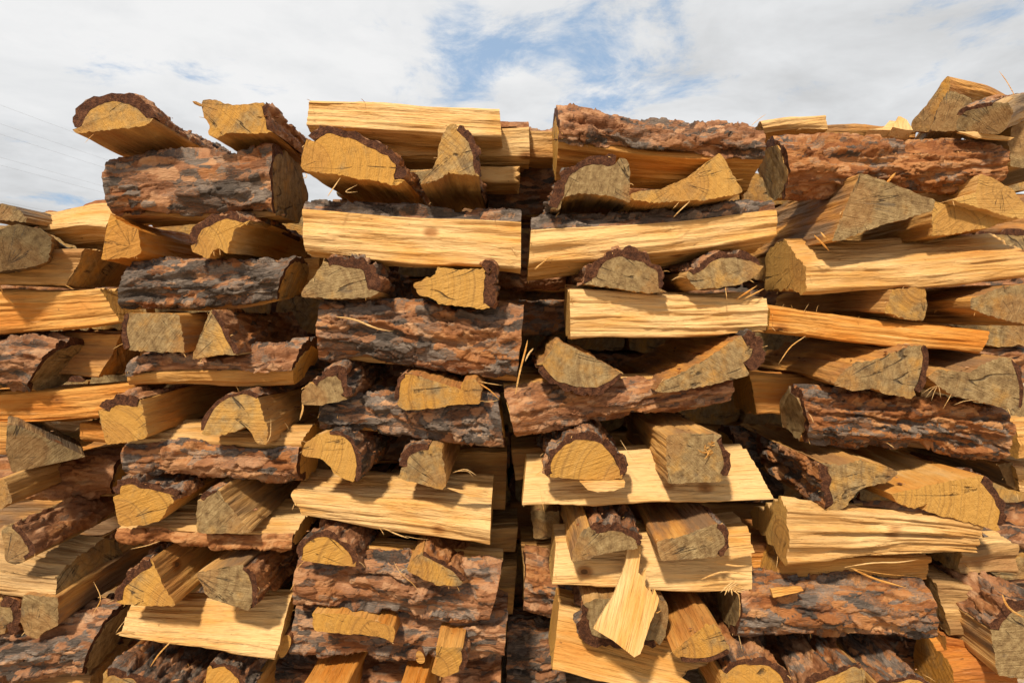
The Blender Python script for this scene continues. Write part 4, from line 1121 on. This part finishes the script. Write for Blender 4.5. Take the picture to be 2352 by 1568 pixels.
fibre('A13', [(310,1452,-.05),(285,1450,-.055),(266,1456,-.055)], .0030, .1)
fibre('A13', [(400,1465,-.04),(365,1500,-.045),(344,1532,-.05)], .0016, .25)
fibre('A12a', [(300,1260,0),(340,1252,-.02),(372,1240,.0)], .0010)

# random fuzz along the sawn rims of the split faces
rsf = np.random.RandomState(5)
for key in list(LOGS):
    if key[0] == 'R' or key[0] == 'G':
        continue
    lg = LOGS[key]
    A, B = lg['A'], lg['B']
    for q in range(4 if key[0] in 'ABCD' else 2):
        i = rsf.randint(len(A)); j = (i + 1) % len(A)
        f = rsf.rand()
        if rsf.rand() < .6:
            p = A[i] * (1 - f) + A[j] * f + lg['axis'] * .004
        else:
            tq = rsf.rand(); p = A[i] * (1 - tq) + B[i] * tq
        c = (A.mean(0) + B.mean(0)) / 2
        out = nrm(p - c - lg['axis'] * np.dot(p - c, lg['axis']))
        ln = .006 + .018 * rsf.rand() ** 2
        d1 = out * .6 + np.array([(rsf.rand() - .5), -.5, (rsf.rand() - .6) * 1.2])
        splinter([p - out * .002, p + d1 * ln * .5, p + d1 * ln + np.array([0, 0, -.004 * rsf.rand()])], .0005 + .0005 * rsf.rand(), key, .15)

# loose ones, each a thing of its own
def loose(pts, w, label, hue=.05):
    splinter([at(a, b, c_ * .6 if c_ < 0 else c_) for a, b, c_ in pts], w * .8, None, hue, label)


loose([(773,728,-.03),(800,730,-.03),(830,738,-.035),(862,756,-.03),(903,761,-.025)], .0030, 'long curved straw-coloured splinter lying on the broad red and grey bark log', .1)
loose([(905,1290,-.03),(920,1318,-.04),(950,1340,-.04),(962,1358,-.03)], .0011, 'thin curved fibre hanging on the broad pink-brown bark log', .05)
loose([(1184,905,-.01),(1192,860,-.02),(1208,800,-.01),(1212,780,0)], .0026, 'long upright splinter standing in the dark gap beside the boat-shaped end', .3)
loose([(2334,226,-.02),(2312,186,-.02),(2294,163,-.02)], .0013, 'upright twig-like splinter sticking into the sky at the top right', .35)
loose([(1722,292,.0),(1745,272,0),(1760,262,0)], .0008, 'short splinter sticking up beside the short pale plank tip', .1)
loose([(1940,1302,-.06),(2010,1290,-.06),(2060,1292,-.06),(2110,1284,-.06)], .0022, 'white sliver lying along the bottom of the deeply ridged log', .0)
loose([(1955,1304,-.06),(2010,1330,-.05),(2086,1350,-.05)], .0034, 'long golden sliver slanting across the golden-brown log', .4)
loose([(1950,1303,-.06),(2030,1318,-.06),(2110,1324,-.05)], .0010, 'hair-thin fibre above the long golden sliver', .3)
loose([(2302,1364,-.12),(2312,1392,-.13),(2336,1410,-.13),(2360,1420,-.12)], .0030, 'curved golden splinter on the large grey log at the bottom right', .35)
loose([(1425,1010,-.03),(1445,1042,-.04),(1460,1062,-.04)], .0009, 'hair-thin fibre lying on the tilted pale plank between its two log ends', .1)
loose([(1240,1120,-.03),(1245,1150,-.04),(1251,1180,-.04)], .0008, 'fine fibre hanging over the lower left rim of the tilted pale plank', .1)
loose([(1483,1375,-.0),(1505,1410,-.1),(1520,1400,-.1)], .0016, 'bent shaving between the hanging board and the golden-brown sloping log', .4)
loose([(0,655,-.02),(8,680,-.03),(32,700,-.02)], .0034, 'curved strip of torn wood at the left edge on the wide tan log', .35)

# ------------------------------------------------------------------ power lines far behind on the left
VPX = (1335 - CX) / F
for q, (py0, lab) in enumerate([(241, 'topmost'), (284, 'second from the top'), (308, 'third from the top'), (361, 'fourth from the top'), (379, 'fifth from the top'), (462, 'lowest')]):
    y0 = 45.0
    p0 = at(0, py0, y0)
    nseg = 60
    ys = np.linspace(-25, 700, nseg)
    pts = np.array([p0 + np.array([VPX * d, d, 0]) for d in ys])
    pts[:, 2] += 0.6 * (((ys % 180) - 90) / 90) ** 2 - 0.6 * (((0 % 180) - 90) / 90) ** 2
    k = 6; r = .0055
    V = []
    for p in pts:
        for a in range(k):
            an = 2 * math.pi * a / k
            V.append(p - p0 + np.array([math.cos(an) * r, 0, math.sin(an) * r]))
    f = grid_faces(k, nseg, True)
    o = mesh_obj('power_line', V, f, M_WIRE)
    o.location = p0
    o['label'] = '%s of the thin wires crossing the sky at the left' % lab
    o['category'] = 'power line'; o['group'] = 'overhead wires'

# ------------------------------------------------------------------ bark crumbs and sawdust caught on the ledges
def crumbs():
    dg = bpy.context.evaluated_depsgraph_get()
    dg.update()
    rs = np.random.RandomState(11)
    V, Fc, fl = [], [], []
    for _ in range(2600):
        o = Vector((rs.uniform(-1.1, 1.1), rs.uniform(-.05, .22), rs.uniform(.12, 1.3)))
        ok, hit, n, _i, ob, _m = SC.ray_cast(dg, o, Vector((0, 0, -1)), distance=.14)
        if not ok or n.z < .55 or (o - hit).length < .012:
            continue
        for _k in range(1 + int(rs.rand() * 3)):
            r = .0016 + .0045 * rs.rand() ** 3
            cpt = np.array(hit) + np.array([(rs.rand() - .5) * .03, (rs.rand() - .5) * .012, r * .35])
            b0 = len(V)
            ang = rs.rand() * 6.3
            ca, sa = math.cos(ang), math.sin(ang)
            ax = r * np.array([1.0 + rs.rand(), .6 + .5 * rs.rand(), .3 + .3 * rs.rand()])
            for d in ((1, 0, 0), (0, 1, 0), (-1, 0, 0), (0, -1, 0), (0, 0, 1), (0, 0, -1)):
                q = np.array(d) * ax * (.7 + .6 * rs.rand())
                V.append(cpt + np.array([q[0] * ca - q[1] * sa, q[0] * sa + q[1] * ca, q[2]]))
            for t in ((0, 1, 4), (1, 2, 4), (2, 3, 4), (3, 0, 4), (1, 0, 5), (2, 1, 5), (3, 2, 5), (0, 3, 5)):
                Fc.append([b0 + i for i in t])
            fl += [rs.rand()] * 6
    o = mesh_obj('bark_crumbs', V, Fc, M_BARK, None, smooth=False, attrs={'flake': fl, 'weathered': [.35] * len(V), 'sawn': [0] * len(V)})
    o.color = (.6, .4, 0, 1)
    o['kind'] = 'stuff'; o['label'] = 'crumbs of bark and wood caught on the ledges of the stack'; o['category'] = 'crumbs'


crumbs()
